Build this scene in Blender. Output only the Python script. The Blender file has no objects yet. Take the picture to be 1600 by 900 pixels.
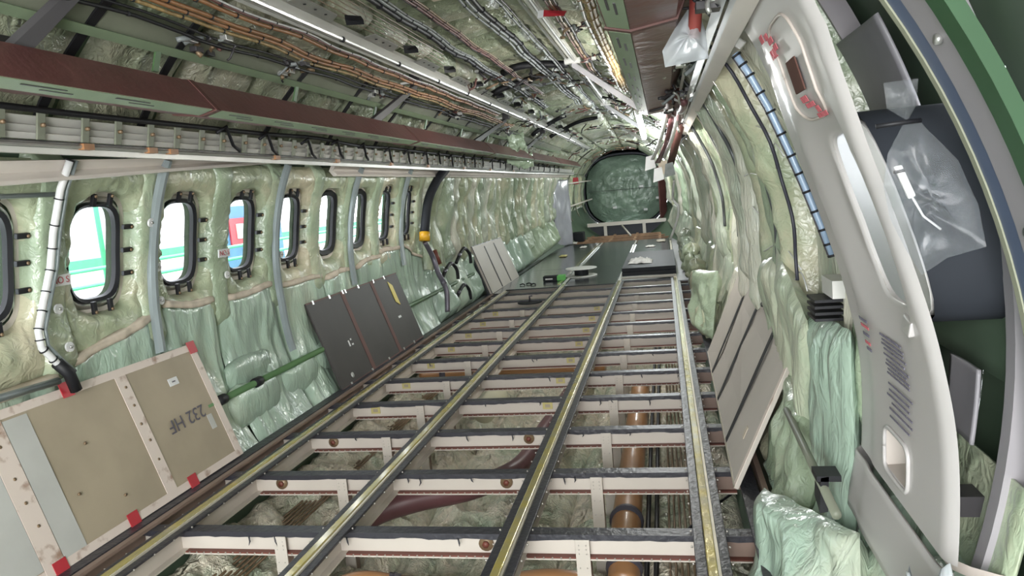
import bpy, math, random
from mathutils import Vector, noise, Matrix
random.seed(7)
PI = math.pi
C = bpy.context.scene.collection
sc = bpy.context.scene
ORD = ['first','second','third','fourth','fifth','sixth','seventh','eighth','ninth','tenth','eleventh','twelfth',
       'thirteenth','fourteenth','fifteenth','sixteenth','seventeenth','eighteenth','nineteenth','twentieth',
       'twenty-first','twenty-second','twenty-third','twenty-fourth','twenty-fifth','twenty-sixth','twenty-seventh','twenty-eighth','twenty-ninth','thirtieth']
for _t, _w in ((30, 'thirty'), (40, 'forty'), (50, 'fifty'), (60, 'sixty'), (70, 'seventy'), (80, 'eighty')):
    if _t > 30: ORD.append(_w[:-1] + 'ieth')
    ORD += [_w + '-' + o for o in ORD[:9]]
PITCH = 0.5334
Y0 = 2.34                       # first floor beam in view; frames stand on the same stations
def frameY(n): return Y0 + PITCH * n

# ---------------------------------------------------------------- materials
def newmat(name):
    m = bpy.data.materials.new(name); m.use_nodes = True
    nt = m.node_tree; b = nt.nodes['Principled BSDF']
    return m, nt, b
def N(nt, t, **kw):
    n = nt.nodes.new(t)
    for k, v in kw.items():
        if k.startswith('i_'): n.inputs[k[2:].replace('_', ' ')].default_value = v
        else: setattr(n, k, v)
    return n
def ramp(nt, cols):
    r = nt.nodes.new('ShaderNodeValToRGB'); e = r.color_ramp.elements
    while len(e) < len(cols): e.new(0.5)
    for i, (p, c) in enumerate(cols): e[i].position = p; e[i].color = (*c, 1)
    return r
def plain(name, col, rough=0.5, metal=0.0, var=0.15, scale=6.0, coat=0.0, bump=0.0, bscale=60.0, col2=None, lo=.35, hi=.65, spec=.5):
    m, nt, b = newmat(name)
    tc = N(nt, 'ShaderNodeTexCoord')
    no = N(nt, 'ShaderNodeTexNoise', i_Scale=scale, i_Detail=6.0)
    nt.links.new(tc.outputs['Object'], no.inputs['Vector'])
    c2 = col2 if col2 else tuple(c * (1 - var) for c in col)
    r = ramp(nt, [(lo, c2), (hi, col)])
    nt.links.new(no.outputs['Fac'], r.inputs['Fac'])
    nt.links.new(r.outputs['Color'], b.inputs['Base Color'])
    b.inputs['Roughness'].default_value = rough; b.inputs['Metallic'].default_value = metal
    b.inputs['Coat Weight'].default_value = coat; b.inputs['Coat Roughness'].default_value = .12
    b.inputs['Specular IOR Level'].default_value = spec
    if bump:
        n2 = N(nt, 'ShaderNodeTexNoise', i_Scale=bscale, i_Detail=4.0)
        nt.links.new(tc.outputs['Object'], n2.inputs['Vector'])
        bp = N(nt, 'ShaderNodeBump', i_Strength=bump, i_Distance=.01)
        nt.links.new(n2.outputs['Fac'], bp.inputs['Height']); nt.links.new(bp.outputs['Normal'], b.inputs['Normal'])
    return m
def blanket_mat(name, green, cream, bias=.5, stretch=(1, 1, 1), coat=.8, bumpd=.016, rough=.38):
    """plastic-wrapped fibre blanket: pale green film with cream patches, crinkled and shiny"""
    m, nt, b = newmat(name)
    tc = N(nt, 'ShaderNodeTexCoord'); oi = N(nt, 'ShaderNodeObjectInfo')
    mp = N(nt, 'ShaderNodeMapping'); mp.inputs['Scale'].default_value = stretch
    geo = N(nt, 'ShaderNodeNewGeometry')
    nt.links.new(geo.outputs['Position'], mp.inputs['Vector'])
    no = N(nt, 'ShaderNodeTexNoise', i_Scale=2.6, i_Detail=5.0, i_Roughness=.62)
    nt.links.new(mp.outputs[0], no.inputs['Vector'])
    ad = N(nt, 'ShaderNodeMath', operation='MULTIPLY_ADD'); ad.inputs[1].default_value = .16; 
    nt.links.new(oi.outputs['Random'], ad.inputs[0]); nt.links.new(no.outputs['Fac'], ad.inputs[2])
    dk = tuple(c * .80 for c in green)
    r = ramp(nt, [(bias - .16, dk), (bias - .02, green), (bias + .10, tuple((a + c) / 2 for a, c in zip(green, cream))), (bias + .26, cream)])
    nt.links.new(ad.outputs[0], r.inputs['Fac']); nt.links.new(r.outputs['Color'], b.inputs['Base Color'])
    b.inputs['Roughness'].default_value = rough
    b.inputs['Coat Weight'].default_value = coat; b.inputs['Coat Roughness'].default_value = .16
    # crinkle
    rg = N(nt, 'ShaderNodeTexNoise', noise_type='RIDGED_MULTIFRACTAL', i_Scale=6.0, i_Detail=4.0, i_Roughness=.5, i_Distortion=1.4)
    nt.links.new(mp.outputs[0], rg.inputs['Vector'])
    n3 = N(nt, 'ShaderNodeTexNoise', i_Scale=22.0, i_Detail=2.0, i_Distortion=2.2)
    nt.links.new(mp.outputs[0], n3.inputs['Vector'])
    mx = N(nt, 'ShaderNodeMath', operation='MULTIPLY_ADD'); mx.inputs[1].default_value = .35
    nt.links.new(n3.outputs['Fac'], mx.inputs[0]); nt.links.new(rg.outputs['Fac'], mx.inputs[2])
    bp = N(nt, 'ShaderNodeBump', i_Strength=.9, i_Distance=bumpd)
    nt.links.new(mx.outputs[0], bp.inputs['Height'])
    nt.links.new(bp.outputs['Normal'], b.inputs['Normal']); nt.links.new(bp.outputs['Normal'], b.inputs['Coat Normal'])
    return m
def emit(name, col, s):
    m, nt, b = newmat(name)
    b.inputs['Base Color'].default_value = (*col, 1)
    b.inputs['Emission Color'].default_value = (*col, 1); b.inputs['Emission Strength'].default_value = s
    return m
def clear(name, tint=(1, 1, 1), gloss=.12, milk=.12, bump=.0):
    m, nt, b = newmat(name)
    out = nt.nodes['Material Output']
    tr = N(nt, 'ShaderNodeBsdfTransparent'); tr.inputs[0].default_value = (*tint, 1)
    gl = N(nt, 'ShaderNodeBsdfGlossy'); gl.inputs['Roughness'].default_value = .12
    df = N(nt, 'ShaderNodeBsdfDiffuse'); df.inputs['Color'].default_value = (.75, .78, .8, 1)
    lw = N(nt, 'ShaderNodeLayerWeight', i_Blend=.35)
    mr = N(nt, 'ShaderNodeMath', operation='MULTIPLY_ADD'); mr.inputs[1].default_value = .22; mr.inputs[2].default_value = gloss
    nt.links.new(lw.outputs['Facing'], mr.inputs[0])
    m1 = N(nt, 'ShaderNodeMixShader'); m1.inputs[0].default_value = milk
    nt.links.new(tr.outputs[0], m1.inputs[1]); nt.links.new(df.outputs[0], m1.inputs[2])
    m2 = N(nt, 'ShaderNodeMixShader')
    nt.links.new(mr.outputs[0], m2.inputs[0]); nt.links.new(m1.outputs[0], m2.inputs[1]); nt.links.new(gl.outputs[0], m2.inputs[2])
    if bump:
        tc = N(nt, 'ShaderNodeTexCoord')
        n2 = N(nt, 'ShaderNodeTexNoise', noise_type='RIDGED_MULTIFRACTAL', i_Scale=14.0, i_Detail=3.0)
        nt.links.new(tc.outputs['Object'], n2.inputs['Vector'])
        bp = N(nt, 'ShaderNodeBump', i_Strength=bump, i_Distance=.02)
        nt.links.new(n2.outputs['Fac'], bp.inputs['Height'])
        nt.links.new(bp.outputs[0], gl.inputs['Normal']); nt.links.new(bp.outputs[0], df.inputs['Normal'])
    nt.links.new(m2.outputs[0], out.inputs[0]); nt.nodes.remove(b)
    return m

M = {}
M['bl_wall']  = blanket_mat('blanket_wall',  (.38, .43, .29), (.62, .56, .41), .55, coat=.5)
M['bl_column']= blanket_mat('blanket_column',(.35, .43, .30), (.56, .55, .40), .62, coat=.5)
M['bl_mint']  = blanket_mat('blanket_mint',  (.41, .54, .44), (.56, .58, .46), .64, (1, 1, .35), .9, .02)
M['bl_ceil']  = blanket_mat('blanket_ceiling',(.29, .335, .225), (.47, .45, .34), .54, (1.3, 1.3, 1.3), .6, .035)
M['bl_right'] = blanket_mat('blanket_right', (.40, .45, .355), (.68, .64, .54), .52, (1.4, 1.4, .35), .9, .03)
M['bl_belly'] = blanket_mat('blanket_belly', (.50, .57, .42), (.86, .77, .62), .44, (1.8, 1.8, 1.8), .8, .07)
M['bl_cream'] = blanket_mat('blanket_cream', (.47, .54, .40), (.74, .69, .55), .50, (1, 1, .5), .6, .015)
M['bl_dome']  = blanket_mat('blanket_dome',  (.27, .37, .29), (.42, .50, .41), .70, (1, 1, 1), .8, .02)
M['edge']     = plain('edge_tape', (.62, .53, .43), .5, var=.2, scale=20)
M['skin']     = plain('primer_skin', (.10, .15, .10), .55)
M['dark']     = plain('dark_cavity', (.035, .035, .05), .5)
M['beam']     = plain('beam_paint', (.60, .54, .48), .4, var=.12, scale=3)
M['beam2']    = plain('beam_paint_brown', (.27, .19, .155), .45)
M['tape']     = plain('black_tape', (.035, .034, .043), .38, bump=.4, bscale=40)
M['primer']   = plain('red_primer', (.16, .045, .03), .5)
M['rivet']    = plain('rivet_metal', (.5, .46, .42), .35, .7)
M['gold']     = plain('track_gold', (.52, .42, .10), .2, .25, col2=(.40, .36, .20), scale=9, coat=.8, bump=.25, bscale=30)
M['trackw']   = plain('track_edge', (.72, .66, .55), .3, .3)
M['maroon']   = plain('maroon_duct', (.165, .065, .062), .36, var=.25, scale=5, bump=.3, bscale=25)
M['label_g']  = plain('green_panel', (.26, .34, .22), .45, var=.15)
M['rail_g']   = plain('green_grey_rail', (.215, .23, .175), .5)
M['chromate'] = plain('green_primer', (.085, .17, .07), .45)
M['alu']      = plain('aluminium', (.62, .62, .60), .28, .75, var=.15)
M['white_al'] = plain('white_aluminium', (.66, .65, .62), .35, .15, var=.12)
M['psu']      = plain('beige_fairing', (.68, .62, .57), .42, var=.1, scale=3)
M['grey_tube']= plain('grey_strut', (.27, .31, .32), .35, .2)
M['black']    = plain('black_rubber', (.015, .015, .018), .5, spec=.3)
M['blackp']   = plain('black_bracket', (.035, .032, .035), .45)
M['orange_w'] = plain('orange_wire', (.36, .17, .07), .45, var=.3, scale=15)
M['tan_w']    = plain('tan_wire', (.42, .29, .12), .5, var=.4, scale=25, bump=.6, bscale=60)
M['red_w']    = plain('red_wire', (.16, .07, .06), .5)
M['grey_w']   = plain('grey_wire', (.23, .25, .25), .45, var=.3, scale=20)
M['white_w']  = plain('white_sleeve', (.70, .70, .70), .4)
M['blue_w']   = plain('blue_sleeve', (.30, .40, .55), .35, coat=.4)
M['white']    = plain('white_plastic', (.76, .75, .72), .35, var=.05, scale=2)
M['liner']    = plain('door_liner', (.50, .475, .47), .36, var=.03, scale=2, coat=.15)
M['liner_dk'] = plain('liner_recess', (.50, .44, .40), .4)
M['brownwin'] = plain('brown_window', (.11, .055, .045), .8, spec=.1)
M['red']      = plain('red_tape', (.52, .035, .05), .45)
M['redprint'] = plain('red_print', (.48, .13, .15), .8, spec=.1)
M['print2']   = plain('soft_print', (.14, .13, .17), .8, spec=.1)
M['print']    = plain('grey_print', (.10, .09, .12), .5)
M['board']    = plain('beige_board', (.40, .335, .245), .55, var=.14, scale=4)
M['boardtape']= plain('board_tape', (.70, .60, .545), .5, col2=(.34, .22, .16), scale=17, lo=.30, hi=.44)
M['board_g']  = plain('board_grey', (.52, .52, .50), .5, var=.1)
M['darkpanel']= plain('dark_panel', (.05, .044, .042), .5, spec=.3, var=.2, scale=3)
M['brownstripe'] = plain('brown_stripe', (.12, .05, .042), .6)
M['greypanel']= plain('grey_panel', (.50, .45, .405), .5, var=.08, scale=3)
M['yellow']   = plain('yellow_tape', (.68, .55, .07), .45)
M['yellow2']  = plain('yellow_clip', (.72, .38, .02), .4)
M['label_y']  = plain('label_yellow', (.58, .50, .20), .5)
M['tanduct']  = plain('tan_duct', (.48, .24, .105), .38, var=.25, scale=4, coat=.3)
M['clamp']    = plain('clamp_grey', (.13, .12, .15), .35, .4)
M['mduct']    = plain('maroon_pipe', (.155, .065, .07), .4, var=.25, scale=5)
M['creamduct']= plain('cream_pipe', (.58, .56, .42), .4)
M['rods']     = plain('brown_rod', (.25, .17, .10), .4, .2)
M['floorp']   = plain('floor_panel_black', (.04, .045, .052), .22, var=.3, scale=2, coat=.25)
M['slab']     = plain('slab_black', (.018, .02, .025), .6, spec=.25)
M['slabedge'] = plain('slab_edge', (.42, .38, .34), .45)
M['wood']     = plain('brown_structure', (.42, .24, .145), .5, var=.35, scale=8)
M['cloth']    = plain('white_cloth', (.72, .68, .66), .8)
M['greenlit'] = plain('bright_green', (.12, .50, .10), .4)
M['greytrans']= plain('lilac_sheet', (.45, .45, .52), .3, coat=.6, bump=.6, bscale=12)
M['glass']    = clear('window_glass', (.97, .98, 1), .03, .02)
def frosted():
    m, nt, b = newmat('frosted_pane'); out = nt.nodes['Material Output']
    tl = N(nt, 'ShaderNodeBsdfTranslucent'); tl.inputs[0].default_value = (.95, .96, 1, 1); df = N(nt, 'ShaderNodeBsdfDiffuse'); df.inputs[0].default_value = (.8, .8, .8, 1)
    mx = N(nt, 'ShaderNodeMixShader'); mx.inputs[0].default_value = .15
    nt.links.new(tl.outputs[0], mx.inputs[1]); nt.links.new(df.outputs[0], mx.inputs[2]); nt.links.new(mx.outputs[0], out.inputs[0]); nt.nodes.remove(b); return m
M['frost']    = frosted()
M['bag']      = clear('plastic_bag', (.93, .94, .96), .012, .045, .5)
M['bag2']     = clear('plastic_bag_milky', (.9, .92, .95), .06, .42, .4)
M['lamp']     = emit('lamp_tube', (1, .99, .96), 90)
M['capgrey']  = plain('frame_cap_grey', (.33, .31, .33), .4, var=.15, scale=3)
M['bluegrey'] = plain('blue_seal', (.10, .13, .21), .35)
M['seal_y']   = plain('yellow_seal', (.34, .35, .26), .45)
M['frame_green'] = plain('frame_green', (.03, .085, .035), .6)
M['cavity']   = plain('cavity_lining', (.03, .034, .042), .7, spec=.2)
M['strut_d']  = plain('dark_strut', (.09, .095, .10), .35, .2)
M['plate']    = plain('grey_plate', (.32, .31, .33), .45)
M['redpipe']  = plain('red_pipe', (.30, .06, .05), .4)
M['mint_scaf']= plain('mint_scaffold', (.12, .42, .26), .5)
M['green_dock']=plain('green_dock', (.05, .33, .15), .6)
M['bluebox']  = plain('blue_box', (.06, .16, .30), .5)
M['redpaint'] = plain('red_paint', (.45, .03, .05), .5)
M['hangarw']  = plain('hangar_white', (.5, .5, .5), .6)
M['apron']    = plain('apron', (.22, .19, .20), .8)
M['steel_out']= plain('steel_outside', (.25, .28, .32), .5)
M['whitelite']= plain('white_label', (.75, .75, .76), .4)

# ---------------------------------------------------------------- mesh building
class MB:
    def __init__(s): s.v = []; s.f = []; s.sm = []
    def add(s, vs, fs, smooth=False):
        o = len(s.v); s.v += [tuple(v) for v in vs]; s.f += [tuple(i + o for i in f) for f in fs]; s.sm += [smooth] * len(fs); return s
    def box(s, x0, x1, y0, y1, z0, z1):
        vs = [(x, y, z) for x in (x0, x1) for y in (y0, y1) for z in (z0, z1)]
        return s.add(vs, [(0,1,3,2),(4,6,7,5),(0,4,5,1),(2,3,7,6),(0,2,6,4),(1,5,7,3)])
    def slab(s, q, t):
        """quad q (4 points) extruded by vector t"""
        t = Vector(t); a = [Vector(p) for p in q]; vs = a + [p + t for p in a]
        return s.add(vs, [(0,1,2,3),(7,6,5,4),(0,4,5,1),(1,5,6,2),(2,6,7,3),(3,7,4,0)])
    def tube(s, path, r, n=10, smooth=True, cap=True):
        P = [Vector(p) for p in path]; vs = []; rr = r if isinstance(r, (list, tuple)) else [r] * len(P)
        up = Vector((0, 0, 1)); prev = None
        for i, p in enumerate(P):
            d = (P[min(i + 1, len(P) - 1)] - P[max(i - 1, 0)])
            d = d.normalized() if d.length > 1e-9 else Vector((0, 1, 0))
            if prev is None:
                a = d.cross(up if abs(d.z) < .9 else Vector((1, 0, 0))).normalized()
            else:
                a = prev - d * prev.dot(d)
                a = a.normalized() if a.length > 1e-6 else d.orthogonal().normalized()
            prev = a; b = d.cross(a)
            for k in range(n):
                t = 2 * PI * k / n; vs.append(p + (a * math.cos(t) + b * math.sin(t)) * rr[i])
        fs = []
        for i in range(len(P) - 1):
            for k in range(n):
                k2 = (k + 1) % n; fs.append((i*n+k, i*n+k2, (i+1)*n+k2, (i+1)*n+k))
        if cap: fs.append(tuple(range(n - 1, -1, -1))); fs.append(tuple((len(P)-1)*n + k for k in range(n)))
        return s.add(vs, fs, smooth)
    def sweep(s, prof, secs, closed=True, smooth=False):
        """prof: list of 2-D points; secs: functions/points -> list of rings (list of 3-D pts)"""
        n = len(prof); vs = [q for ring in secs for q in ring]; fs = []
        for i in range(len(secs) - 1):
            for k in range(n if closed else n - 1):
                k2 = (k + 1) % n; fs.append((i*n+k, i*n+k2, (i+1)*n+k2, (i+1)*n+k))
        if closed: fs.append(tuple(range(n - 1, -1, -1))); fs.append(tuple((len(secs)-1)*n + k for k in range(n)))
        return s.add(vs, fs, smooth)
    def grid(s, nu, nv, fn, smooth=True, skip=None):
        vs = [fn(i / nu, j / nv) for j in range(nv + 1) for i in range(nu + 1)]; fs = []
        for j in range(nv):
            for i in range(nu):
                if skip and skip((i + .5) / nu, (j + .5) / nv): continue
                a = j * (nu + 1) + i; fs.append((a, a + 1, a + nu + 2, a + nu + 1))
        return s.add(vs, fs, smooth)
def mesh(name, mb, mat, origin=None):
    me = bpy.data.meshes.new(name)
    vs = mb.v
    if origin is not None: vs = [(x - origin[0], y - origin[1], z - origin[2]) for x, y, z in vs]
    me.from_pydata(vs, [], mb.f)
    me.polygons.foreach_set('use_smooth', mb.sm)
    me.materials.append(M[mat] if isinstance(mat, str) else mat)
    me.update(); return me
def base(mb):
    xs = [v[0] for v in mb.v]; ys = [v[1] for v in mb.v]; zs = [v[2] for v in mb.v]
    return ((min(xs)+max(xs))/2, (min(ys)+max(ys))/2, min(zs))
def solo(name, mb, mat, label, cat, group=None, solid=0, bevel=0):
    o = base(mb); ob = bpy.data.objects.new(name, mesh(name, mb, mat, o)); ob.location = o; C.objects.link(ob)
    ob['label'] = label; ob['category'] = cat
    if group: ob['group'] = group
    mods(ob, solid, bevel); return ob
def mods(ob, solid=0, bevel=0):
    if solid:
        m = ob.modifiers.new('thickness', 'SOLIDIFY'); m.thickness = abs(solid); m.offset = -1 if solid > 0 else 1
    if bevel:
        m = ob.modifiers.new('bevel', 'BEVEL'); m.width = bevel; m.segments = 2; m.limit_method = 'ANGLE'
def struct(name, mb, mat):
    ob = bpy.data.objects.new(name, mesh(name, mb, mat)); C.objects.link(ob); ob['kind'] = 'structure'; return ob
def thing(name, label, cat, loc=(0, 0, 0), group=None):
    o = bpy.data.objects.new(name, None); o.empty_display_size = .05; o.location = loc; C.objects.link(o)
    o['label'] = label; o['category'] = cat
    if group: o['group'] = group
    return o
def wloc(o):
    v = Vector(o.location)
    while o.parent: o = o.parent; v += Vector(o.location)
    return v
def part(name, mb, mat, parent, label=None, bevel=0, solid=0):
    w = wloc(parent); b = Vector(base(mb))
    ob = bpy.data.objects.new(name, mesh(name, mb, mat, b)); ob.parent = parent; ob.location = b - w; C.objects.link(ob)
    if label: ob['label'] = label
    mods(ob, solid, bevel); return ob
def add_to(ob, mb, mat):
    """adds rivets of another material to the mesh of a part"""
    me = ob.data; w = wloc(ob); n0 = len(me.polygons); vs = [tuple(v.co) for v in me.vertices]; o = len(vs)
    fs = [tuple(p.vertices) for p in me.polygons] + [tuple(i + o for i in f) for f in mb.f]
    vs += [(x - w.x, y - w.y, z - w.z) for x, y, z in mb.v]; sm = [p.use_smooth for p in me.polygons] + mb.sm
    me2 = bpy.data.meshes.new(me.name); me2.from_pydata(vs, [], fs); me2.polygons.foreach_set('use_smooth', sm)
    me2.materials.append(me.materials[0]); me2.materials.append(M[mat])
    for i, p in enumerate(me2.polygons): p.material_index = 0 if i < n0 else 1
    me2.update(); ob.data = me2; return ob
def text_part(name, body, size, mat, parent, mtx, extrude=.0008, label=None):
    cu = bpy.data.curves.new(name, 'FONT'); cu.body = body; cu.size = size; cu.extrude = extrude
    cu.align_x = 'CENTER'; cu.align_y = 'CENTER'
    tmp = bpy.data.objects.new('tmp', cu); C.objects.link(tmp)
    dg = bpy.context.evaluated_depsgraph_get(); dg.update()
    me = bpy.data.meshes.new_from_object(tmp.evaluated_get(dg))
    bpy.data.objects.remove(tmp)
    me.transform(mtx); me.materials.clear(); me.materials.append(M[mat])
    ob = bpy.data.objects.new(name, me); ob.parent = parent; ob.location = -wloc(parent); C.objects.link(ob)
    if label: ob['label'] = label
    return ob
def frame_mtx(o, x, n):
    """matrix putting text at o, running along x, facing n"""
    x = Vector(x).normalized(); n = Vector(n).normalized(); y = n.cross(x).normalized(); n = x.cross(y)
    m = Matrix((x, y, n)).transposed().to_4x4(); m.translation = Vector(o); return m
def nz(x, y, z, s=1.0): return noise.noise(Vector((x * s, y * s, z * s)))
def tape_segments(v): return v

# ---------------------------------------------------------------- hull geometry
RAD, ZC = 1.40, .80
def tap(Y):
    t = max(0, (Y - 11.5) / 6.8); return 1 - .32 * min(t, 1.15) ** 1.05, ZC + .17 * min(t, 1.15)
def H(phi, Y, R):
    s, zc = tap(Y); return Vector((R * s * math.sin(phi), Y, zc + R * s * math.cos(phi)))
def HX(X, Z, Y):
    s, zc = tap(Y); return Vector((X * s, Y, zc + (Z - ZC) * s))
def phi_z(z, R=RAD): return math.acos((z - ZC) / R)
def ruled(Ya, Yb, step=.5):
    n = max(1, int((Yb - Ya) / step)); return [Ya + (Yb - Ya) * i / n for i in range(n + 1)]
def prism(mb, prof, Ya, Yb, step=.8):
    return mb.sweep(prof, [[HX(x, z, Y) for x, z in prof] for Y in ruled(Ya, Yb, step)])
YN, YF = -2.2, 18.4
WY = [frameY(n) + PITCH / 2 for n in range(-1, 8)]       # left windows
WZ, WW, WH = 1.045, .128, .185
def squircle(a, w, h, p=3.6):
    c, s_ = math.cos(a), math.sin(a)
    r = (abs(c / w) ** p + abs(s_ / h) ** p) ** (-1 / p)
    return r * c, r * s_
PHW = -phi_z(WZ)
def onwall(u, v, Y, R):
    """u along Y, v up the wall, around a window centred at station Y on the left"""
    return H(PHW + v / RAD, Y + u, R)

def low(z, R, amt=.07): return R + amt * max(0, min(1, (.62 - z) / .6))
def SK(ph, R=1.47): return low(ZC + R * math.cos(ph), R, .10)
# ---- skins (structure)
def skin_left():
    mb = MB()
    p0, p1 = -math.radians(40), -math.radians(150)
    wl, wh = PITCH / 2, .30
    for i, Yc in enumerate(WY):           # ring of skin around each window hole
        n = 48
        rings = []
        for t in (0, .33, .66, 1):
            ring = []
            for k in range(n):
                a = 2 * PI * k / n
                u0, v0 = squircle(a, WW + .005, WH + .005)
                c, s_ = math.cos(a), math.sin(a); m = max(abs(c) / wl, abs(s_) / wh); u, v = u0 + (c / m - u0) * t, v0 + (s_ / m - v0) * t
                ring.append(onwall(u, v, Yc, 1.47))
            rings.append(ring)
        mb.sweep(rings[0], rings, smooth=False); mb.f = mb.f[:-2]; mb.sm = mb.sm[:-2]
    ya, yb = WY[0] - wl, WY[-1] + wl
    pt, pb = PHW + wh / RAD, PHW - wh / RAD
    def strip(Ya, Yb, pa, pb_):
        mb.grid(max(1, int((Yb - Ya) / .5)), 72, lambda a, b: H(pa + (pb_ - pa) * b, Ya + (Yb - Ya) * a, SK(pa + (pb_ - pa) * b)))
    strip(ya, yb, p0, pt); strip(ya, yb, pb, p1); strip(YN, ya, p0, p1); strip(yb, YF, p0, p1)
    return mb
struct('wall_left', skin_left(), 'skin')
EXY0, EXY1, EXZ0, EXZ1 = 1.425, 1.71, .845, 1.215
def skin_right():
    mb = MB(); p0, p1 = math.radians(40), math.radians(150)
    pa, pb = phi_z(EXZ1 + .02), phi_z(EXZ0 - .02)
    def strip(Ya, Yb, a0, b0):
        mb.grid(max(1, int((Yb - Ya) / .5)), 72, lambda a, b: H(a0 + (b0 - a0) * b, Ya + (Yb - Ya) * a, 1.54))
    strip(YN, EXY0, p0, p1); strip(EXY1, YF, p0, p1); strip(EXY0, EXY1, p0, pa); strip(EXY0, EXY1, pb, p1)
    return mb
struct('wall_right', skin_right(), 'skin')
struct('ceiling', MB().grid(40, 16, lambda a, b: H(math.radians(-40 + 80 * b), YN + (YF - YN) * a, 1.53)), 'skin')
def bellyz(X, d=.62): return -.02 - d * max(0, 1 - (abs(X) / 1.22) ** 2.2) ** .6
struct('floor', MB().grid(40, 20, lambda a, b: Vector(((-1.2 + 2.4 * b) * tap(YN + (YF - YN) * a)[0], YN + (YF - YN) * a, bellyz(-1.2 + 2.4 * b, .80)))), 'skin')
# aft bulkhead ring wall closing the tube
def endwall():
    mb = MB(); n = 48; r = []
    for R in (1.54, .0):
        r.append([H(2 * PI * k / n, 18.45, R) for k in range(n)])
    mb.sweep(r[0], r); return mb
struct('wall_aft', endwall(), 'skin')

# ---------------------------------------------------------------- blankets
def blanket(name, label, mat, pa, pb, Ya, Yb, R, puff, seed, nu=26, nv=30, wr=.012, group=None, folds=0, foldamp=0, back=.07, cat='insulation blanket', lowpush=.06):
    """pillow between angles pa..pb and stations Ya..Yb; edges roll back to the skin"""
    def fn(a, b):
        ea = min(a, 1 - a) * 2; eb = min(b, 1 - b) * 2
        e = min(1, ea * 4) ** .5 if ea < .25 else 1; g = min(1, eb * 7) ** .5 if eb < 1 / 7 else 1
        sh = (math.sin(PI * a) ** .5 if 0 < a < 1 else 0) * (.55 + .45 * (math.sin(PI * b) ** .35 if 0 < b < 1 else 0))
        Y = Ya + (Yb - Ya) * a; ph = pa + (pb - pa) * b
        w = nz(Y * 3 + seed, ph * 4, seed * 1.7) * 1.5 + .7 * (1 - abs(nz(Y * 7, ph * 6 + seed, 3.1)) * 2.5) 
        w += foldamp * math.sin(folds * PI * 2 * (a + .08 * nz(ph * 5, seed, 1)) + seed)
        YY = Y + .02 * nz(ph * 6, seed, Ya)
        rr = low(ZC + 1.4 * math.cos(ph), R, lowpush) + back * (1 - e * g) - puff * sh - wr * w * e * g
        return H(ph, YY, rr)
    return solo(name, MB().grid(nu, nv, fn), mat, label, cat, group)

# window surrounds on the left: polar sheet from the pulled-back hole rim to the bay edge
ZT, ZB = 1.40, .60
for i, Yc in enumerate(WY):
    n, m = 72, 16; mb = MB(); rings = []
    vt, vb = (phi_z(WZ) - phi_z(ZT)) * RAD, (phi_z(ZB) - phi_z(WZ)) * RAD
    hw, hh = WW + .045, WH + .05
    for t in range(m + 1):
        tt = t / m; ring = []
        for k in range(n):
            a = 2 * PI * k / n
            jit = 1 + .07 * nz(math.cos(a) * 1.6, math.sin(a) * 1.6, i * 3.3)
            u0, v0 = squircle(a, hw * jit * (1.12 if math.cos(a) > 0 else .80), hh * jit, 3.0)
            c, s_ = math.cos(a), math.sin(a)
            mm = max(abs(c) / (PITCH / 2), (s_ / vt if s_ > 0 else -s_ / vb)); u1, v1 = c / mm, s_ / mm
            u, v = u0 + (u1 - u0) * tt, v0 + (v1 - v0) * tt
            rim = max(0, 1 - tt * 4.5) ** 2
            w = .010 * (1 - abs(nz(math.cos(a) * 9, math.sin(a) * 9, i + tt * 2)) * 3) * (1 - tt) + .012 * nz(u * 7 + i, v * 7, 2.2 + i)
            R = 1.395 - .018 * math.sin(PI * min(1, tt * 1.1)) + .055 * rim - w * (1 - rim * .6) + .03 * tt ** 6
            ring.append(onwall(u, v, Yc, R))
        rings.append(ring)
    mb.sweep(rings[0], rings, smooth=True); mb.f = mb.f[:-2]; mb.sm = mb.sm[:-2]
    solo('insulation_blanket', mb, 'bl_wall', 'cream and green blanket wrapped around the %s cabin window from the camera on the left' % ORD[i] if i else 'cream and green blanket around the window cut by the left edge of the frame', 'insulation blanket', 'blankets around the left windows')
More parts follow.
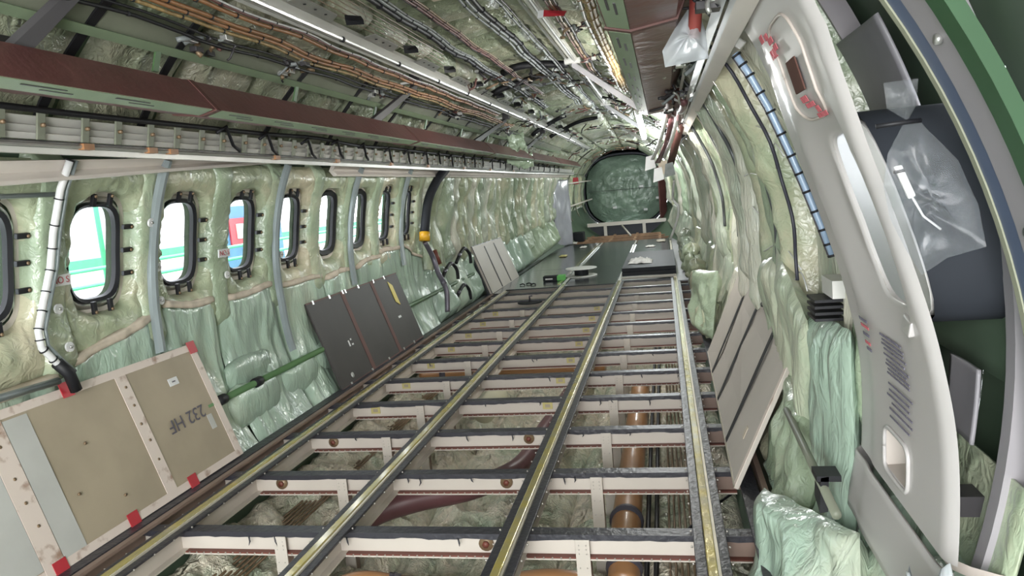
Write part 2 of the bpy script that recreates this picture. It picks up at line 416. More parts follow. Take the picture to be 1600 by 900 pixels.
# window assemblies
def ring_strip(mb, Yc, w0, h0, R0, w1, h1, R1, n=56):
    rs = []
    for w, h, R in ((w0, h0, R0), (w1, h1, R1)):
        rs.append([onwall(*squircle(2 * PI * k / n, w, h), Yc, R) for k in range(n)])
    mb.sweep(rs[0], rs, smooth=True); mb.f = mb.f[:-2]; mb.sm = mb.sm[:-2]; return mb
for i, Yc in enumerate(WY):
    root = bpy.data.objects.new('window_%d' % (i + 1), None); root.location = onwall(0, -WH, Yc, 1.44); root['kind'] = 'structure'; root.empty_display_size = .05; C.objects.link(root)
    thick = i in (5, 6)
    mb = MB(); ring_strip(mb, Yc, WW + .045, WH + .045, 1.455, WW + .022, WH + .022, 1.425); ring_strip(mb, Yc, WW + .06, WH + .06, 1.43, WW + .04, WH + .04, 1.43)
    part('window_reveal', mb, 'psu', root)
    mb = MB(); b = .016 if thick else 0
    ring_strip(mb, Yc, WW - .004, WH - .004, 1.436, WW, WH, 1.418); ring_strip(mb, Yc, WW, WH, 1.418, WW + .014 + b, WH + .014 + b, 1.408); ring_strip(mb, Yc, WW + .014 + b, WH + .014 + b, 1.408, WW + .02 + b, WH + .02 + b, 1.43)
    part('window_gasket', mb, 'black', root)
    mb = MB(); ring_strip(mb, Yc, WW + .0205, WH + .0205, 1.421, WW + .027, WH + .027, 1.421)
    if not thick: part('window_trim', mb, 'alu', root)
    mb = MB(); ring = [onwall(*squircle(2 * PI * k / 40, WW + .004, WH + .004), Yc, 1.434) for k in range(40)]
    mb.add(ring, [tuple(range(40))]); part('window_pane', mb, 'glass', root)
    if not thick:
        for (u, v) in ((WW + .035, .10), (WW + .035, .0), (WW + .035, -.10), (-WW - .035, .1), (-WW - .035, 0), (-WW - .035, -.1), (.045, WH + .035), (-.045, WH + .035), (.045, -WH - .035), (-.045, -WH - .035)):
            hor = abs(u) > .1; a, c = (.028, .010) if hor else (.010, .026)
            if u < -.1: continue
            q = [onwall(u + du * a, v + dv * c, Yc, 1.385) for du, dv in ((-1, -1), (1, -1), (1, 1), (-1, 1))]
            nrm = (onwall(u, v, Yc, 1.43) - onwall(u, v, Yc, 1.40))
            mb = MB().slab(q, nrm * .5)
            cl = part('window_clip', mb, 'black', root, bevel=.002)
            e = onwall(u + (.018 * (1 if u > 0 else -1) if hor else 0), v + (0 if hor else .018 * (1 if v > 0 else -1)), Yc, 1.380)
            part('clip_screw', MB().tube([e, e + nrm * .3], .0065, 8), 'rods', cl)

# column blankets over the left frames
for k in range(-1, 9):
    Yf = frameY(k)
    blanket('insulation_blanket', 'narrow green pillow blanket over the wall frame %s the %s left window' % ('after' if k >= 0 else 'before', ORD[max(0, k)]) if k >= -1 else 'narrow green pillow blanket over a near left wall frame', 'bl_column',
            -phi_z(1.42), -phi_z(.58), Yf - .082, Yf + .085, 1.392, .035, 3.7 * k + 50, 14, 40, .012, 'pillow blankets between the left windows')
# left wall aft of the windows: long hanging folds
n = 0
Y = frameY(8) + .08
while Y < 17.6:
    w = .20 + .16 * abs(nz(n * 2.7, 5, 1)) * 2
    blanket('insulation_blanket', '%s tall green fold of blanket on the left wall aft of the windows' % ORD[n], random.choice(['bl_wall', 'bl_column', 'bl_right']),
            -phi_z(1.42), -phi_z(.42 + .1 * nz(n * 1.7, 0, 0)), Y, Y + w * 1.02, 1.40, .085 + .05 * nz(n * 3.1, 2, 0), n * 2.3 + 9, 14, 44, .03, 'hanging blanket folds on the left wall')
    Y += w; n += 1

# lower mint blankets, left
edges = [(1.4, .57), (2.36, .63), (2.92, .78), (3.36, .745), (3.95, .74), (4.6, .70), (5.1, .70), (5.6, .76), (6.12, .79), (6.6, .62)]
for i in range(len(edges) - 1):
    (Ya, za), (Yb, zb) = edges[i], edges[i + 1]
    zbL = .02
    def fn(a, b, Ya=Ya, Yb=Yb, za=za, zb=zb, i=i):
        zt = za + (zb - za) * a + .012 * math.sin(a * 5 + i); z = zt + (zbL - zt) * b
        Y = Ya + (Yb - Ya) * a
        ph = -phi_z(z, 1.40)
        fold = .018 * nz(Y * 5, z * 1.2 + i, 1) + .012 * (1 - abs(nz(Y * 8 + i, z * 2.5, 5)) * 3)
        drape = .035 * math.exp(-((b - .62) / .1) ** 2) * (.6 + nz(Y * 3, i, 0))
        e = min(1, min(a, 1 - a) * 14)
        return H(ph, Y, low(z, 1.372, .085) - fold - drape * .8 + .05 * (1 - e) + (.03 if b == 0 else 0))
    rt = thing('insulation_blanket', 'mint green lower blanket with cream hem, %s along the left sidewall' % ORD[i], 'insulation blanket', (-1.3, (Ya + Yb) / 2, .02), 'mint lower blankets on the left wall')
    part('quilt', MB().grid(36, 30, fn), 'bl_mint', rt)
    hem = MB().grid(30, 3, lambda a, b: Vector(fn(a, b * .02)) + Vector((.006, 0, .008 - b * .02)))
    part('hem', hem, 'edge', rt, 'cream taped hem', solid=.006)
# folded pillows lying at the foot of the left wall
for i, (yy, zz, L, r) in enumerate([(3.45, .17, .5, .10), (3.95, .17, .45, .09), (3.5, .33, .42, .07), (4.35, .2, .35, .09), (2.4, .1, .5, .08), (1.6, .1, .6, .09)]):
    mb = MB()
    def fn(a, b, yy=yy, zz=zz, L=L, r=r, i=i):
        e = (max(0, 1 - (2 * a - 1) ** 4)) ** .5
        t = 2 * PI * b; w = 1 + .16 * nz(a * 4 + i, math.cos(t) * 1.5, math.sin(t) * 1.5)
        return Vector((-1.27 - (zz) * .20 + r * .6 * e * w * math.cos(t), yy - L / 2 + L * a, zz + r * 1.15 * (.35 + .65 * e) * w * math.sin(t)))
    mb.grid(20, 20, fn)
    solo('insulation_pillow', mb, 'bl_mint', ['puffed mint pillow beside the beige board', 'mint pillow left of the dark panel foot', 'folded mint flap above the green tie rod', 'mint pillow behind the dark panel edge', 'mint pillow behind the beige board', 'mint pillow at the near left corner'][i], 'insulation pillow')

# lower blankets further aft on the left (pleated)
for k in range(12):
    Ya = 6.6 + k * .62
    blanket('insulation_blanket', '%s pleated green blanket low on the left wall beyond the dark panel' % ORD[k], random.choice(['bl_mint', 'bl_column']), -phi_z(.50), -phi_z(.03), Ya, Ya + .62, 1.38, .05, k * 4.1, 20, 16, .03, 'pleated lower blankets on the left', 2, .8)

# ceiling blankets
sect = [(-math.radians(64), -math.radians(42), 'above the left side channels'), (-math.radians(42), -math.radians(22), 'left of the white crown rail'), (-math.radians(22), math.radians(2), 'at the crown'), (math.radians(2), math.radians(22), 'right of the crown'), (math.radians(22), math.radians(46), 'above the right ducts')]
for si, (pa, pb, where) in enumerate(sect):
    for k in range(-1, 30):
        Ya = frameY(k)
        nm = ORD[k + 1] if k + 1 < 30 else 'last'
        if Ya + PITCH > 18.3: continue
        far = Ya > 7.5
        blanket('insulation_blanket', 'olive green ceiling blanket %s, %s bay from the camera' % (where, nm if k + 1 < 30 else 'last'), 'bl_ceil', pa, pb, Ya, Ya + PITCH, 1.45, .055 + (.02 if far else 0), si * 13.1 + k * 1.9, 16, 16, .02, 'ceiling blankets', 0, 0)

# right wall: vertical draped folds
rnd = random.Random(3); Y = 1.95; n = 0
while Y < 17.8:
    w = rnd.uniform(.15, .28); d = rnd.uniform(.04, .13) * (.35 if Y < 2.6 else 1)
    top = math.radians(46); bot = phi_z(.42 + rnd.uniform(-.1, .08))
    blanket('insulation_blanket', '%s hanging blanket fold from the white door liner, on the right wall' % ORD[n], rnd.choice(['bl_right', 'bl_right', 'bl_wall', 'bl_column']),
            top, bot, Y, Y + w, 1.43 - rnd.uniform(0, .03), d, n * 5.3 + 1, 14, 54, .022, 'hanging blanket folds on the right wall', 1, .5)
    Y += w * rnd.uniform(.92, 1.12); n += 1
# lower right blankets
specs = [(1.0, 1.55, .40, 'bl_mint'), (1.5, 2.02, .42, 'bl_mint'), (1.98, 2.55, .60, 'bl_mint'), (2.5, 3.0, .60, 'bl_mint'), (2.9, 3.5, .66, 'bl_wall'), (3.45, 4.1, .66, 'bl_right'), (4.1, 4.8, .60, 'bl_right'), (4.75, 5.4, .55, 'bl_right'), (5.3, 6.0, .55, 'bl_right'), (6.0, 6.8, .6, 'bl_right'), (6.7, 7.5, .5, 'bl_wall'), (7.4, 8.4, .5, 'bl_right'), (8.3, 9.4, .5, 'bl_right'), (9.3, 10.6, .5, 'bl_wall'), (10.5, 12, .5, 'bl_right'), (12, 14, .5, 'bl_right'), (14, 16, .5, 'bl_right')]
for i, (a, b, zt, mt) in enumerate(specs):
    blanket('insulation_blanket', '%s lower blanket along the right sidewall from the camera' % ORD[i], mt, phi_z(zt), phi_z(.0), a, b, 1.40 if a > 4.7 else 1.44, .06 if a > 4.7 else .03, i * 7.7, 26, 26, .028, 'lower blankets on the right wall', 2, .4)
# crumpled heaps on the right sill, aft
for i in range(16):
    yy = 5.4 + i * .42; mb = MB(); r = .10 + .05 * rnd.random()
    def fn(a, b, yy=yy, r=r, i=i):
        t = 2 * PI * a; p = PI * b; w = 1 + .5 * nz(math.cos(t) * 2 + i, math.sin(t) * 2, math.cos(p) * 2 + yy)
        return Vector((1.17 + r * w * math.sin(p) * math.cos(t) * .8, yy + r * 1.6 * w * math.sin(p) * math.sin(t), .10 + .06 * (i % 3) + r * w * math.cos(p) * 1.1))
    mb.grid(20, 12, fn)
    solo('crumpled_blanket', mb, rnd.choice(['bl_right', 'bl_wall']), '%s crumpled grey-green blanket scrap heaped along the right floor edge' % ORD[i], 'blanket scrap', 'crumpled scraps at the right floor edge')
# cream-topped blanket standing behind the leaning panel on the right, and pillow near camera
def standing(pts, puff, name, label, mat, seed, th=.05):
    """pts: 4 corners TL,TR,BR,BL"""
    TL, TR, BR, BL = [Vector(p) for p in pts]; nrm = (TR - TL).cross(BL - TL).normalized()
    mb = MB()
    def fn(sgn):
        def f(a, b):
            p = TL.lerp(TR, a).lerp(BL.lerp(BR, a), b)
            e = min(1, min(a, 1 - a) * 8) ** .5 * min(1, min(b, 1 - b) * 10) ** .5
            return p + nrm * sgn * (e * (th + puff * nz(a * 4 + seed, b * 3, sgn)) + e * .015 * (1 - abs(nz(a * 6, b * 1.5 + seed, 7)) * 3)) + Vector((0, .02 * nz(b * 4, seed, 0), .015 * nz(a * 5, seed, 4)))
        return f
    mb.grid(26, 26, fn(1)); mb.grid(26, 26, fn(-1))
    return solo(name, mb, mat, label, 'insulation blanket')
standing([(1.305, 3.0, .84), (1.30, 2.38, .67), (1.35, 2.45, .1), (1.385, 3.2, .1)], .03, 'insulation_blanket', 'pale blanket with peaked cream top standing behind the leaning grey panel', 'bl_cream', 3, .03)
standing([(1.315, 3.55, .73), (1.315, 3.02, .81), (1.385, 3.1, .1), (1.39, 3.5, .1)], .03, 'insulation_blanket', 'pale pleated blanket just beyond the peaked one behind the leaning grey panel', 'bl_cream', 8, .03)
standing([(1.335, 2.50, .68), (1.335, 1.98, .715), (1.33, 1.98, .0), (1.35, 2.5, .0)], .02, 'insulation_blanket', 'smooth mint blanket with cream hem left of the white door liner', 'bl_mint', 5, .03)
standing([(1.15, 2.38, .13), (1.30, 1.80, .26), (1.22, 1.5, -.14), (1.07, 2.1, -.20)], .045, 'insulation_blanket', 'mint plastic-wrapped blanket slumped at the lower right beside the liner', 'bl_mint', 9, .05)
standing([(1.33, 2.95, .38), (1.33, 2.3, .32), (1.24, 2.3, -.02), (1.24, 2.85, .0)], .03, 'insulation_blanket', 'folded green blanket under the dark tie rod on the right', 'bl_column', 12, .04)
standing([(1.08, 5.9, .42), (1.22, 5.1, .50), (1.15, 5.0, .05), (1.05, 5.7, .02)], .05, 'insulation_blanket', 'pale green blanket flap hanging past the far end of the leaning panel', 'bl_column', 15, .03)

# belly blankets under the floor beams
for k in range(-1, 12):
    for j, (xa, xb, side) in enumerate([(-1.12, -.42, 'left'), (-.42, .32, 'centre'), (.32, 1.12, 'right')]):
        Ya = frameY(k) - .03
        def fn(a, b, xa=xa, xb=xb, Ya=Ya, k=k, j=j):
            X = xa + (xb - xa) * a; Y = Ya + (PITCH + .06) * b
            e = min(1, min(a, 1 - a) * 7) ** .5 * min(1, min(b, 1 - b) * 7) ** .5
            w = .05 * (1 - abs(nz(X * 4 + k, Y * 4, j)) * 2.6) + .05 * nz(X * 7, Y * 7, k * 2.1) + .028 * (1 - abs(nz(X * 11, Y * 11, 3)) * 3) + .015 * nz(X * 26, Y * 26, 3)
            return Vector((X, Y, bellyz(X, .50) - .06 + .06 * e + w * e))
        solo('belly_blanket', MB().grid(44, 34, fn), 'bl_belly', 'crumpled green and cream blanket under the floor, %s, in the %s beam bay' % (side, ORD[max(0, k + 1)]), 'insulation blanket', 'belly blankets under the beams')

# ---------------------------------------------------------------- floor structure
TX = [-.978, -.329, .329, .966]
tname = ['leftmost', 'second from left', 'third from left', 'rightmost']
for i, X in enumerate(TX):
    t = thing('seat_track', 'gold-topped seat track with black taped flanges, %s of the four' % tname[i], 'seat track', (X, YN, 0), 'seat tracks')
    Ye = [8.35, 8.7, 8.7, 8.9][i]
    part('track_crown', MB().box(X - .017, X + .012, YN, Ye, .0, .016), 'gold', t, 'gold crown strip', bevel=.003)
    part('track_lip', MB().box(X + .0125, X + .021, YN, Ye, 0, .012), 'trackw', t, 'bright bare lip')
    mb = MB()
    for s0, s1 in ((-.050, -.0175), (.0215, .052)):
        vs = ruled(YN, Ye, .12)
        for a, b in zip(vs[:-1], vs[1:]): pass
        mb.box(X + s0, X + s1, YN, Ye, -.004, .006)
    ftape = part('flange_tape', mb, 'tape', t, 'black taped flange', bevel=.002)
    mb = MB().box(X - .004, X + .004, YN, Ye, -.085, -.004); mb.box(X - .03, X + .03, YN, Ye, -.092, -.085)
    part('track_web', mb, 'beam', t)
    mb = MB(); y = 1.6
    while y < 6:
        for s in (-.056, .058):
            mb.tube([(X + s, y, -.003), (X + s, y, .004)], .004, 6)
        y += .105
    add_to(ftape, mb, 'rivet')
for k in range(0, 13):
    Y = frameY(k); nm = ORD[max(0, k)] if k >= 0 else 'unseen'
    t = thing('floor_beam', 'cream transverse floor beam with black taped top, %s from the camera' % nm if k >= 0 else 'transverse floor beam under the camera', 'floor beam', (0, Y, -.1), 'floor beams')
    part('beam_web', MB().box(-1.13, 1.08, Y - .002, Y + .002, -.085, -.006), 'beam', t)
    # the web is browner outboard of the right track
    part('beam_end', MB().box(.99, 1.12, Y - .005, Y - .0021, -.085, -.010), 'beam2', t, 'brown beam end')
    def fn(a, b, Y=Y, k=k):
        X = -1.14 + 2.27 * a; front = b < .01 or b > .99
        zz = [-.020 - .006 * nz(X * 9, k * 2.2, 0) - .004 * nz(X * 30, k, 0), .0, .0, -.018][round(b * 3)]
        yy = [-.0275, -.027, .027, .028][round(b * 3)]
        return Vector((X, Y + yy, -.005 + zz))
    part('top_tape', MB().grid(90, 3, fn, smooth=False), 'tape', t, 'ragged black tape over the beam top', solid=.002)
    bfl = part('bottom_flange', MB().box(-1.1, 1.1, Y - .024, Y + .02, -.092, -.086), 'primer', t, 'dark red riveted bottom flange')
    part('flange_edge', MB().box(-1.1, 1.1, Y - .026, Y - .022, -.096, -.091), 'beam', t)
    if k < 5:
        mb = MB(); x = -1.05
        while x < 1.05: mb.tube([(x, Y - .0245, -.089), (x, Y - .027, -.089)], .0035, 6); x += .03
        add_to(bfl, mb, 'rivet')
    # tattered tape ends
    for q in range(5 if k < 6 else 0):
        x = rnd.uniform(-.9, .95); L = rnd.uniform(.012, .035)
        part('tape_scrap', MB().tube([(x, Y - .029, -.02), (x + .004, Y - .032, -.02 - L * .6), (x - .006 + .02 * rnd.random(), Y - .031, -.022 - L)], [.003, .0035, .001], 5), 'tape', t)
    # oval lugs and yellow placards
    if k in (1, 2, 0):
        for x in ((-.845, .18) if k else (.22,)):
            mb = MB().tube([(x, Y - .004, -.048), (x, Y - .014, -.048)], .026, 14); part('oval_lug', mb, 'rods', t, 'brown oval lug')
            part('lug_bolt', MB().tube([(x, Y - .014, -.048), (x, Y - .022, -.048)], .013, 6), 'primer', t)
    if 3 <= k <= 9:
        for x in (-.83, .19):
            part('placard', MB().box(x - .028, x + .028, Y - .006, Y - .003, -.068, -.028), 'label_y', t, 'small yellow placard')
            part('placard_print', MB().box(x - .014, x + .014, Y - .0075, Y - .006, -.058, -.04), 'board', t)
# posts under the beams
for k in range(0, 11):
    Y = frameY(k)
    for x, nm in ((-.55, 'left'), (.555, 'right')):
        t = thing('support_post', 'riveted beige post carrying the %s floor beam, %s side' % (ORD[max(0, k)], nm), 'support post', (x, Y, -.55), 'posts under the floor beams')
        pf = part('post_face', MB().box(x - .024, x + .024, Y - .031, Y - .026, -.55, -.022), 'beam', t, bevel=.002)
        part('post_side', MB().box(x + .021, x + .024, Y - .026, Y + .01, -.55, -.1), 'beam2', t)
        mb = MB()
        for z in (-.04, -.055, -.07, -.12, -.18):
            for dx in (-.012, .012): mb.tube([(x + dx, Y - .031, z), (x + dx, Y - .0335, z)], .003, 6)
        add_to(pf, mb, 'rivet')
# side sills
for s, X, nm in ((-1, -1.155, 'left'), (1, 1.13, 'right')):
    t = thing('side_sill', 'dark taped sill rail along the %s edge of the floor' % nm, 'side sill', (X, YN, -.03), 'side sills')
    part('sill_cap', MB().box(X - .03, X + .03, YN, 12, -.008, .006), 'tape', t, bevel=.002)
    part('sill_web', MB().box(X - .006, X + .006, YN, 12, -.09, -.008), 'beam2', t)
    part('sill_strip', MB().box(X - s * .055 - .012, X - s * .055 + .012, YN, 12, -.004, .008) if s < 0 else MB().box(X + .04, X + .06, YN, 12, -.03, .02), 'beam2', t, 'brown edge strip')

# under-floor ducts and lines
def duct(name, label, cat, path, r, mat, clamps=(), group=None, n=20):
    # smooth path
    P = [Vector(p) for p in path]; Q = []
    for i in range(len(P) - 1):
        p0 = P[max(i - 1, 0)]; p1 = P[i]; p2 = P[i + 1]; p3 = P[min(i + 2, len(P) - 1)]
        for s_ in range(8):
            t = s_ / 8
            Q.append(.5 * ((2 * p1) + (-p0 + p2) * t + (2 * p0 - 5 * p1 + 4 * p2 - p3) * t * t + (-p0 + 3 * p1 - 3 * p2 + p3) * t ** 3))
    Q.append(P[-1])
    t = thing(name, label, cat, Q[0], group)
    part('pipe', MB().tube(Q, r, n), mat, t)
    for c in clamps:
        i = int(c * (len(Q) - 2)); d = (Q[i + 1] - Q[i]).normalized(); rr = (r if not isinstance(r, list) else r[0])
        part('clamp_band', MB().tube([Q[i] - d * .022, Q[i] + d * .022], rr * 1.10, n), 'clamp', t, 'dark clamp band')
        part('clamp_ridge', MB().tube([Q[i] - d * .006, Q[i] + d * .006], rr * 1.16, n), 'clamp', t)
    return t
duct('air_duct', 'fat tan duct running aft under the right floor bays', 'air duct', [(.655, 2.62, -.36), (.655, 2.9, -.28), (.655, 3.2, -.27), (.655, 4.2, -.27), (.655, 5.3, -.27)], .062, 'tanduct', (.12, .36))
duct('air_duct', 'tan duct elbow crossing under the nearest floor beam', 'air duct', [(.70, 2.46, -.55), (.60, 2.47, -.33), (.42, 2.47, -.27), (.1, 2.5, -.33), (-.15, 2.47, -.31), (-.33, 2.42, -.27), (-.50, 2.36, -.34), (-.62, 2.3, -.5)], .052, 'tanduct', (.62,))
duct('air_duct', 'maroon duct slanting under the second floor beam', 'air duct', [(.13, 3.70, -.22), (.09, 3.40, -.21), (-.06, 3.16, -.20), (-.3, 3.03, -.20), (-.48, 2.94, -.23), (-.60, 2.78, -.30), (-.66, 2.5, -.42)], [.044 + .0005 * i for i in range(49)], 'mduct', ())
duct('air_duct', 'maroon pipe beneath the third seat track', 'air duct', [(.25, 5.6, -.2), (.2, 4.6, -.2), (.14, 3.9, -.21), (.13, 3.69, -.22)], .045, 'mduct', (.9,))
duct('air_duct', 'tan duct crossing under the fifth floor beam', 'air duct', [(-1.0, 5.22, -.16), (-.6, 5.3, -.17), (-.1, 5.32, -.17), (.4, 5.25, -.17)], .05, 'tanduct', (.18,))
duct('outlet_pipe', 'cream open-ended pipe under the floor between the middle tracks', 'outlet pipe', [(-.35, 4.55, -.26), (-.32, 4.85, -.24)], .085, 'creamduct')
for i in range(5):
    duct('fluid_line', 'thin brown line, %s of five under the right track' % ORD[i], 'fluid line', [(.83 + .022 * i, 2.3, -.3 + .01 * i), (.83 + .022 * i, 4.5, -.27), (.83 + .022 * i, 8, -.27)], .005, 'rods', (), 'brown lines under the right floor', 6)
for i in range(6):
    duct('fluid_line', 'thin brown line, %s of six under the left bays' % ORD[i], 'fluid line', [(-.86 - .02 * i, 2.0, -.30 + .008 * i), (-.86 - .02 * i, 4.0, -.30), (-.86 - .02 * i, 7, -.3)], .006, 'rods', (), 'brown lines under the left floor', 6)
for i in range(2):
    duct('black_hose', '%s black hose beside the tan duct under the floor' % ORD[i], 'hose', [(.745 + .035 * i, 2.35, -.3), (.745 + .035 * i, 4.0, -.25), (.745 + .035 * i, 7, -.25)], .010, 'black', (), 'black hoses under the floor', 8)
duct('black_hose', 'looping black hose with clips at the bottom of the picture', 'hose', [(.60, 2.10, -.28), (.615, 2.2, -.17), (.68, 2.25, -.14), (.83, 2.25, -.14), (.93, 2.2, -.16), (1.0, 2.1, -.26)], .011, 'black', (), None, 8)
duct('black_hose', 'thin black cable sagging below the second beam on the right', 'hose', [(.72, 2.75, -.32), (.85, 2.8, -.27), (.98, 2.95, -.22), (1.1, 3.1, -.2)], .006, 'black', (), None, 8)

# ---------------------------------------------------------------- laid floor panels aft
YP = 8.45
def fpanel(x0, x1, y0, y1, z, label):
    o = solo('floor_panel', MB().box(x0, x1, y0, y1, z - .012, z), 'floorp', label, 'floor panel', 'laid floor panels', bevel=.002)
rows = [YP, 10.3, 12.4, 14.6]
for r in range(3):
    fpanel(-.99, -.36, rows[r] + .004, rows[r + 1] - .004, .012, 'glossy black floor panel left of the second track, %s row' % ORD[r])
    fpanel(-.30, .30, rows[r] + .004, rows[r + 1] - .004, .012, 'glossy black floor panel between the middle tracks, %s row' % ORD[r])
    if r > 0: fpanel(.36, .94, rows[r] + .004, rows[r + 1] - .004, .012, 'glossy black floor panel right of the third track, %s row' % ORD[r])
for i, X in enumerate([-.39, -.329, .329, .966]):
    solo('track_cover', MB().box(X - .016, X + .016, YP + .2, 14.5, .012, .018), ['gold', 'white_al', 'white_al', 'trackw'][i], ['gold strip on the dark floor', 'pale metal strip left of the middle floor panels', 'pale metal strip right of the middle floor panels', 'pale metal strip at the right edge of the dark floor'][i], 'floor strip')
solo('floor_panel', MB().box(-1.13, -.995, 8.2, 14.6, -.004, .008), 'floorp', 'narrow dark panel along the left edge of the laid floor', 'floor panel')
solo('floor_panel', MB().box(.99, 1.12, 8.4, 14.6, -.004, .010), 'plate', 'narrow grey panel along the right edge of the laid floor', 'floor panel')
for i in range(2):
    solo('stacked_panel', MB().box(.345, .985, 8.93 + .012 * i, 11.0, .022 + .05 * i, .068 + .05 * i), 'slab', 'thick black panel on the right, %s of the two stacked' % ['lower', 'upper'][i], 'floor panel', 'stacked black panels', bevel=.003)
solo('threshold_strip', MB().box(.345, .97, 8.76, 8.92, .006, .020), 'slabedge', 'grey strip in front of the stacked black panels', 'strip')
def crumple(name, x, y, z, sx, sy, h, mat, label, cat, seed):
    def fn(a, b):
        e = min(1, min(a, 1 - a) * 5) * min(1, min(b, 1 - b) * 5); u, v = a - .5, b - .5
        return Vector((x + u * sx * (1 + .3 * nz(u * 5, v * 5, seed)), y + v * sy * (1 + .3 * nz(v * 5, seed, u * 5)), z + .004 + e * h * (.6 + .9 * nz(a * 5 + seed, b * 5, 0)) + e * h * .6 * (1 - abs(nz(a * 9, b * 9, seed)) * 3)))
    return solo(name, MB().grid(26, 22, fn), mat, label, cat, solid=.003)
crumple('cloth', .55, 9.55, .122, .30, .45, .035, 'cloth', 'crumpled white cloth on the stacked black panels', 'cloth', 3)
for i, (x, y, sx, sy, mt, lb) in enumerate([(-.80, 12.2, .12, .25, 'label_y', 'pale yellow offcut lying on the left of the dark floor'), (-.62, 13.7, .12, .3, 'cloth', 'white paper scrap on the far left floor'), (.45, 11.6, .14, .2, 'cloth', 'white paper scrap behind the stacked panels'), (.62, 12.9, .16, .22, 'cloth', 'thin white scrap on the far right floor'), (.80, 14.0, .16, .5, 'edge', 'cream offcut at the far right of the dark floor'), (-1.0, 14.9, .25, .4, 'cloth', 'white sheet scrap by the far left corner')]):
    crumple('paper_scrap', x, y, .02, sx, sy, .012, mt, lb, 'scrap', i * 3 + 1)
# cable spool
t = thing('cable_spool', 'white cable spool lying flat on the dark floor', 'spool', (-.19, 9.35, .012))
def disc(x, y, z, r, h, n=40): return MB().tube([(x, y, z), (x, y, z + h)], r, n, smooth=False)
part('spool_flange', disc(-.19, 9.35, .014, .20, .010), 'white', t, bevel=.002); part('spool_flange', disc(-.19, 9.35, .108, .20, .010), 'white', t, bevel=.002); part('spool_core', disc(-.19, 9.35, .024, .09, .085), 'slab', t)
# drill/battery box
t = thing('tool_box', 'black and green tool case on the dark floor', 'tool case', (-.48, 9.05, .012))
part('case_body', MB().box(-.63, -.42, 8.98, 9.12, .014, .075), 'slab', t, bevel=.006); part('case_end', MB().box(-.455, -.36, 8.975, 9.125, .014, .076), 'greenlit', t, 'bright green end', bevel=.006)
part('case_print', MB().box(-.60, -.51, 8.9765, 8.98, .035, .05), 'white', t)
for i, (x, y) in enumerate([(-.86, 8.75), (-.79, 8.8), (-.72, 8.72)]):
    solo('loose_fitting', MB().tube([(x - .02, y, .022), (x + .01, y + .03, .03), (x + .04, y + .01, .02)], .008, 8), 'black', 'small black fitting on the near left dark floor, %s of three' % ORD[i], 'fitting', 'loose fittings')
t = thing('inspection_lid', 'round dark lid with a handle under the beams left of the second track', 'lid', (-.56, 7.6, -.02))
part('lid_disc', disc(-.56, 7.62, -.03, .13, .012), 'slab', t); part('lid_handle', MB().tube([(-.56, 7.62, -.02), (-.56, 7.62, .04), (-.53, 7.6, .045)], .008, 8), 'clamp', t)

# aft structure
for i, (z0, y) in enumerate([(.0, 15.0), (.0, 15.6), (.0, 16.3)]):
    solo('floor_beam', MB().box(-.95, .95, y, y + .05, -.08, .02), 'wood', '%s bare brown floor beam aft of the dark floor' % ORD[i], 'floor beam', 'bare brown beams')
for i in range(4):
    x = -.75 + .5 * i
    solo('floor_stringer', MB().box(x, x + .05, 14.7, 16.9, -.03, .01), 'wood', '%s brown lengthwise stringer aft of the dark floor, from the left' % ORD[i], 'stringer', 'brown stringers')
t = thing('cross_member', 'white cross member on posts in front of the bulkhead', 'cross member', (0, 16.9, 0))
part('cross_bar', MB().box(-.84, .92, 16.88, 16.94, .205, .285), 'psu', t)
for x in (-.44, .43): part('post', MB().box(x - .035, x + .035, 16.89, 16.93, -.02, .205), 'psu', t)
solo('diagonal_brace', MB().tube([(-.05, 16.7, .2), (.15, 16.2, .0)], .02, 8), 'psu', 'slanted pale brace under the white cross member', 'brace')
solo('dark_bay', MB().box(-.95, .95, 17.3, 17.35, -.3, .2), 'dark', 'dark opening below the bulkhead', 'opening')  # solid dark box, shade of the open bay put into its colour
# bulkhead dome, wrapped
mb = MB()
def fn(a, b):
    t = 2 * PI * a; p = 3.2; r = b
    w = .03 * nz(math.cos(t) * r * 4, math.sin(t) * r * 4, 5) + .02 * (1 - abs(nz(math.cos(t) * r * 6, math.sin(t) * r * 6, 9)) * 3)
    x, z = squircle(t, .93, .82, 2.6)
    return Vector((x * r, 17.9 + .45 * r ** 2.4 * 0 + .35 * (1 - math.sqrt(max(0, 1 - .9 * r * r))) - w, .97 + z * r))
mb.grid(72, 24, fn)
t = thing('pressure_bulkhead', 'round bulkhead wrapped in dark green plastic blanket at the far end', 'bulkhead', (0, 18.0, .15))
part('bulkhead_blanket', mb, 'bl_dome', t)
mb = MB().tube([(squircle(2 * PI * k / 48, .97, .86, 2.6)[0], 17.95, .97 + squircle(2 * PI * k / 48, .97, .86, 2.6)[1]) for k in range(49)], .03, 8)
part('bulkhead_ring', mb, 'dark', t)
part('bulkhead_seam', MB().box(-.85, .8, 17.83, 17.87, .985, .992), 'dark', t)
for i, (x, z) in enumerate([(.35, 1.0), (.72, .7), (.42, .45), (-.3, .55)]): part('label_patch', MB().box(x, x + .09, 17.84, 17.85, z, z + .05), 'whitelite', t)
solo('side_shroud', MB().grid(8, 20, lambda a, b: Vector((.80 + .16 * a, 17.5 + .2 * a, .25 + 1.2 * b + .03 * nz(a, b * 5, 1)))), 'maroon', 'brown shroud at the right of the bulkhead', 'shroud', solid=.02)
for i, Y in enumerate([15.3, 16.2, 17.1]):
    path = [H(math.radians(a), Y, 1.30) for a in range(-115, -20, 5)]
    solo('frame_hoop', MB().tube(path, .018, 6), 'rail_g', '%s curved frame hoop on the far left wall' % ORD[i], 'frame hoop', 'far frame hoops')
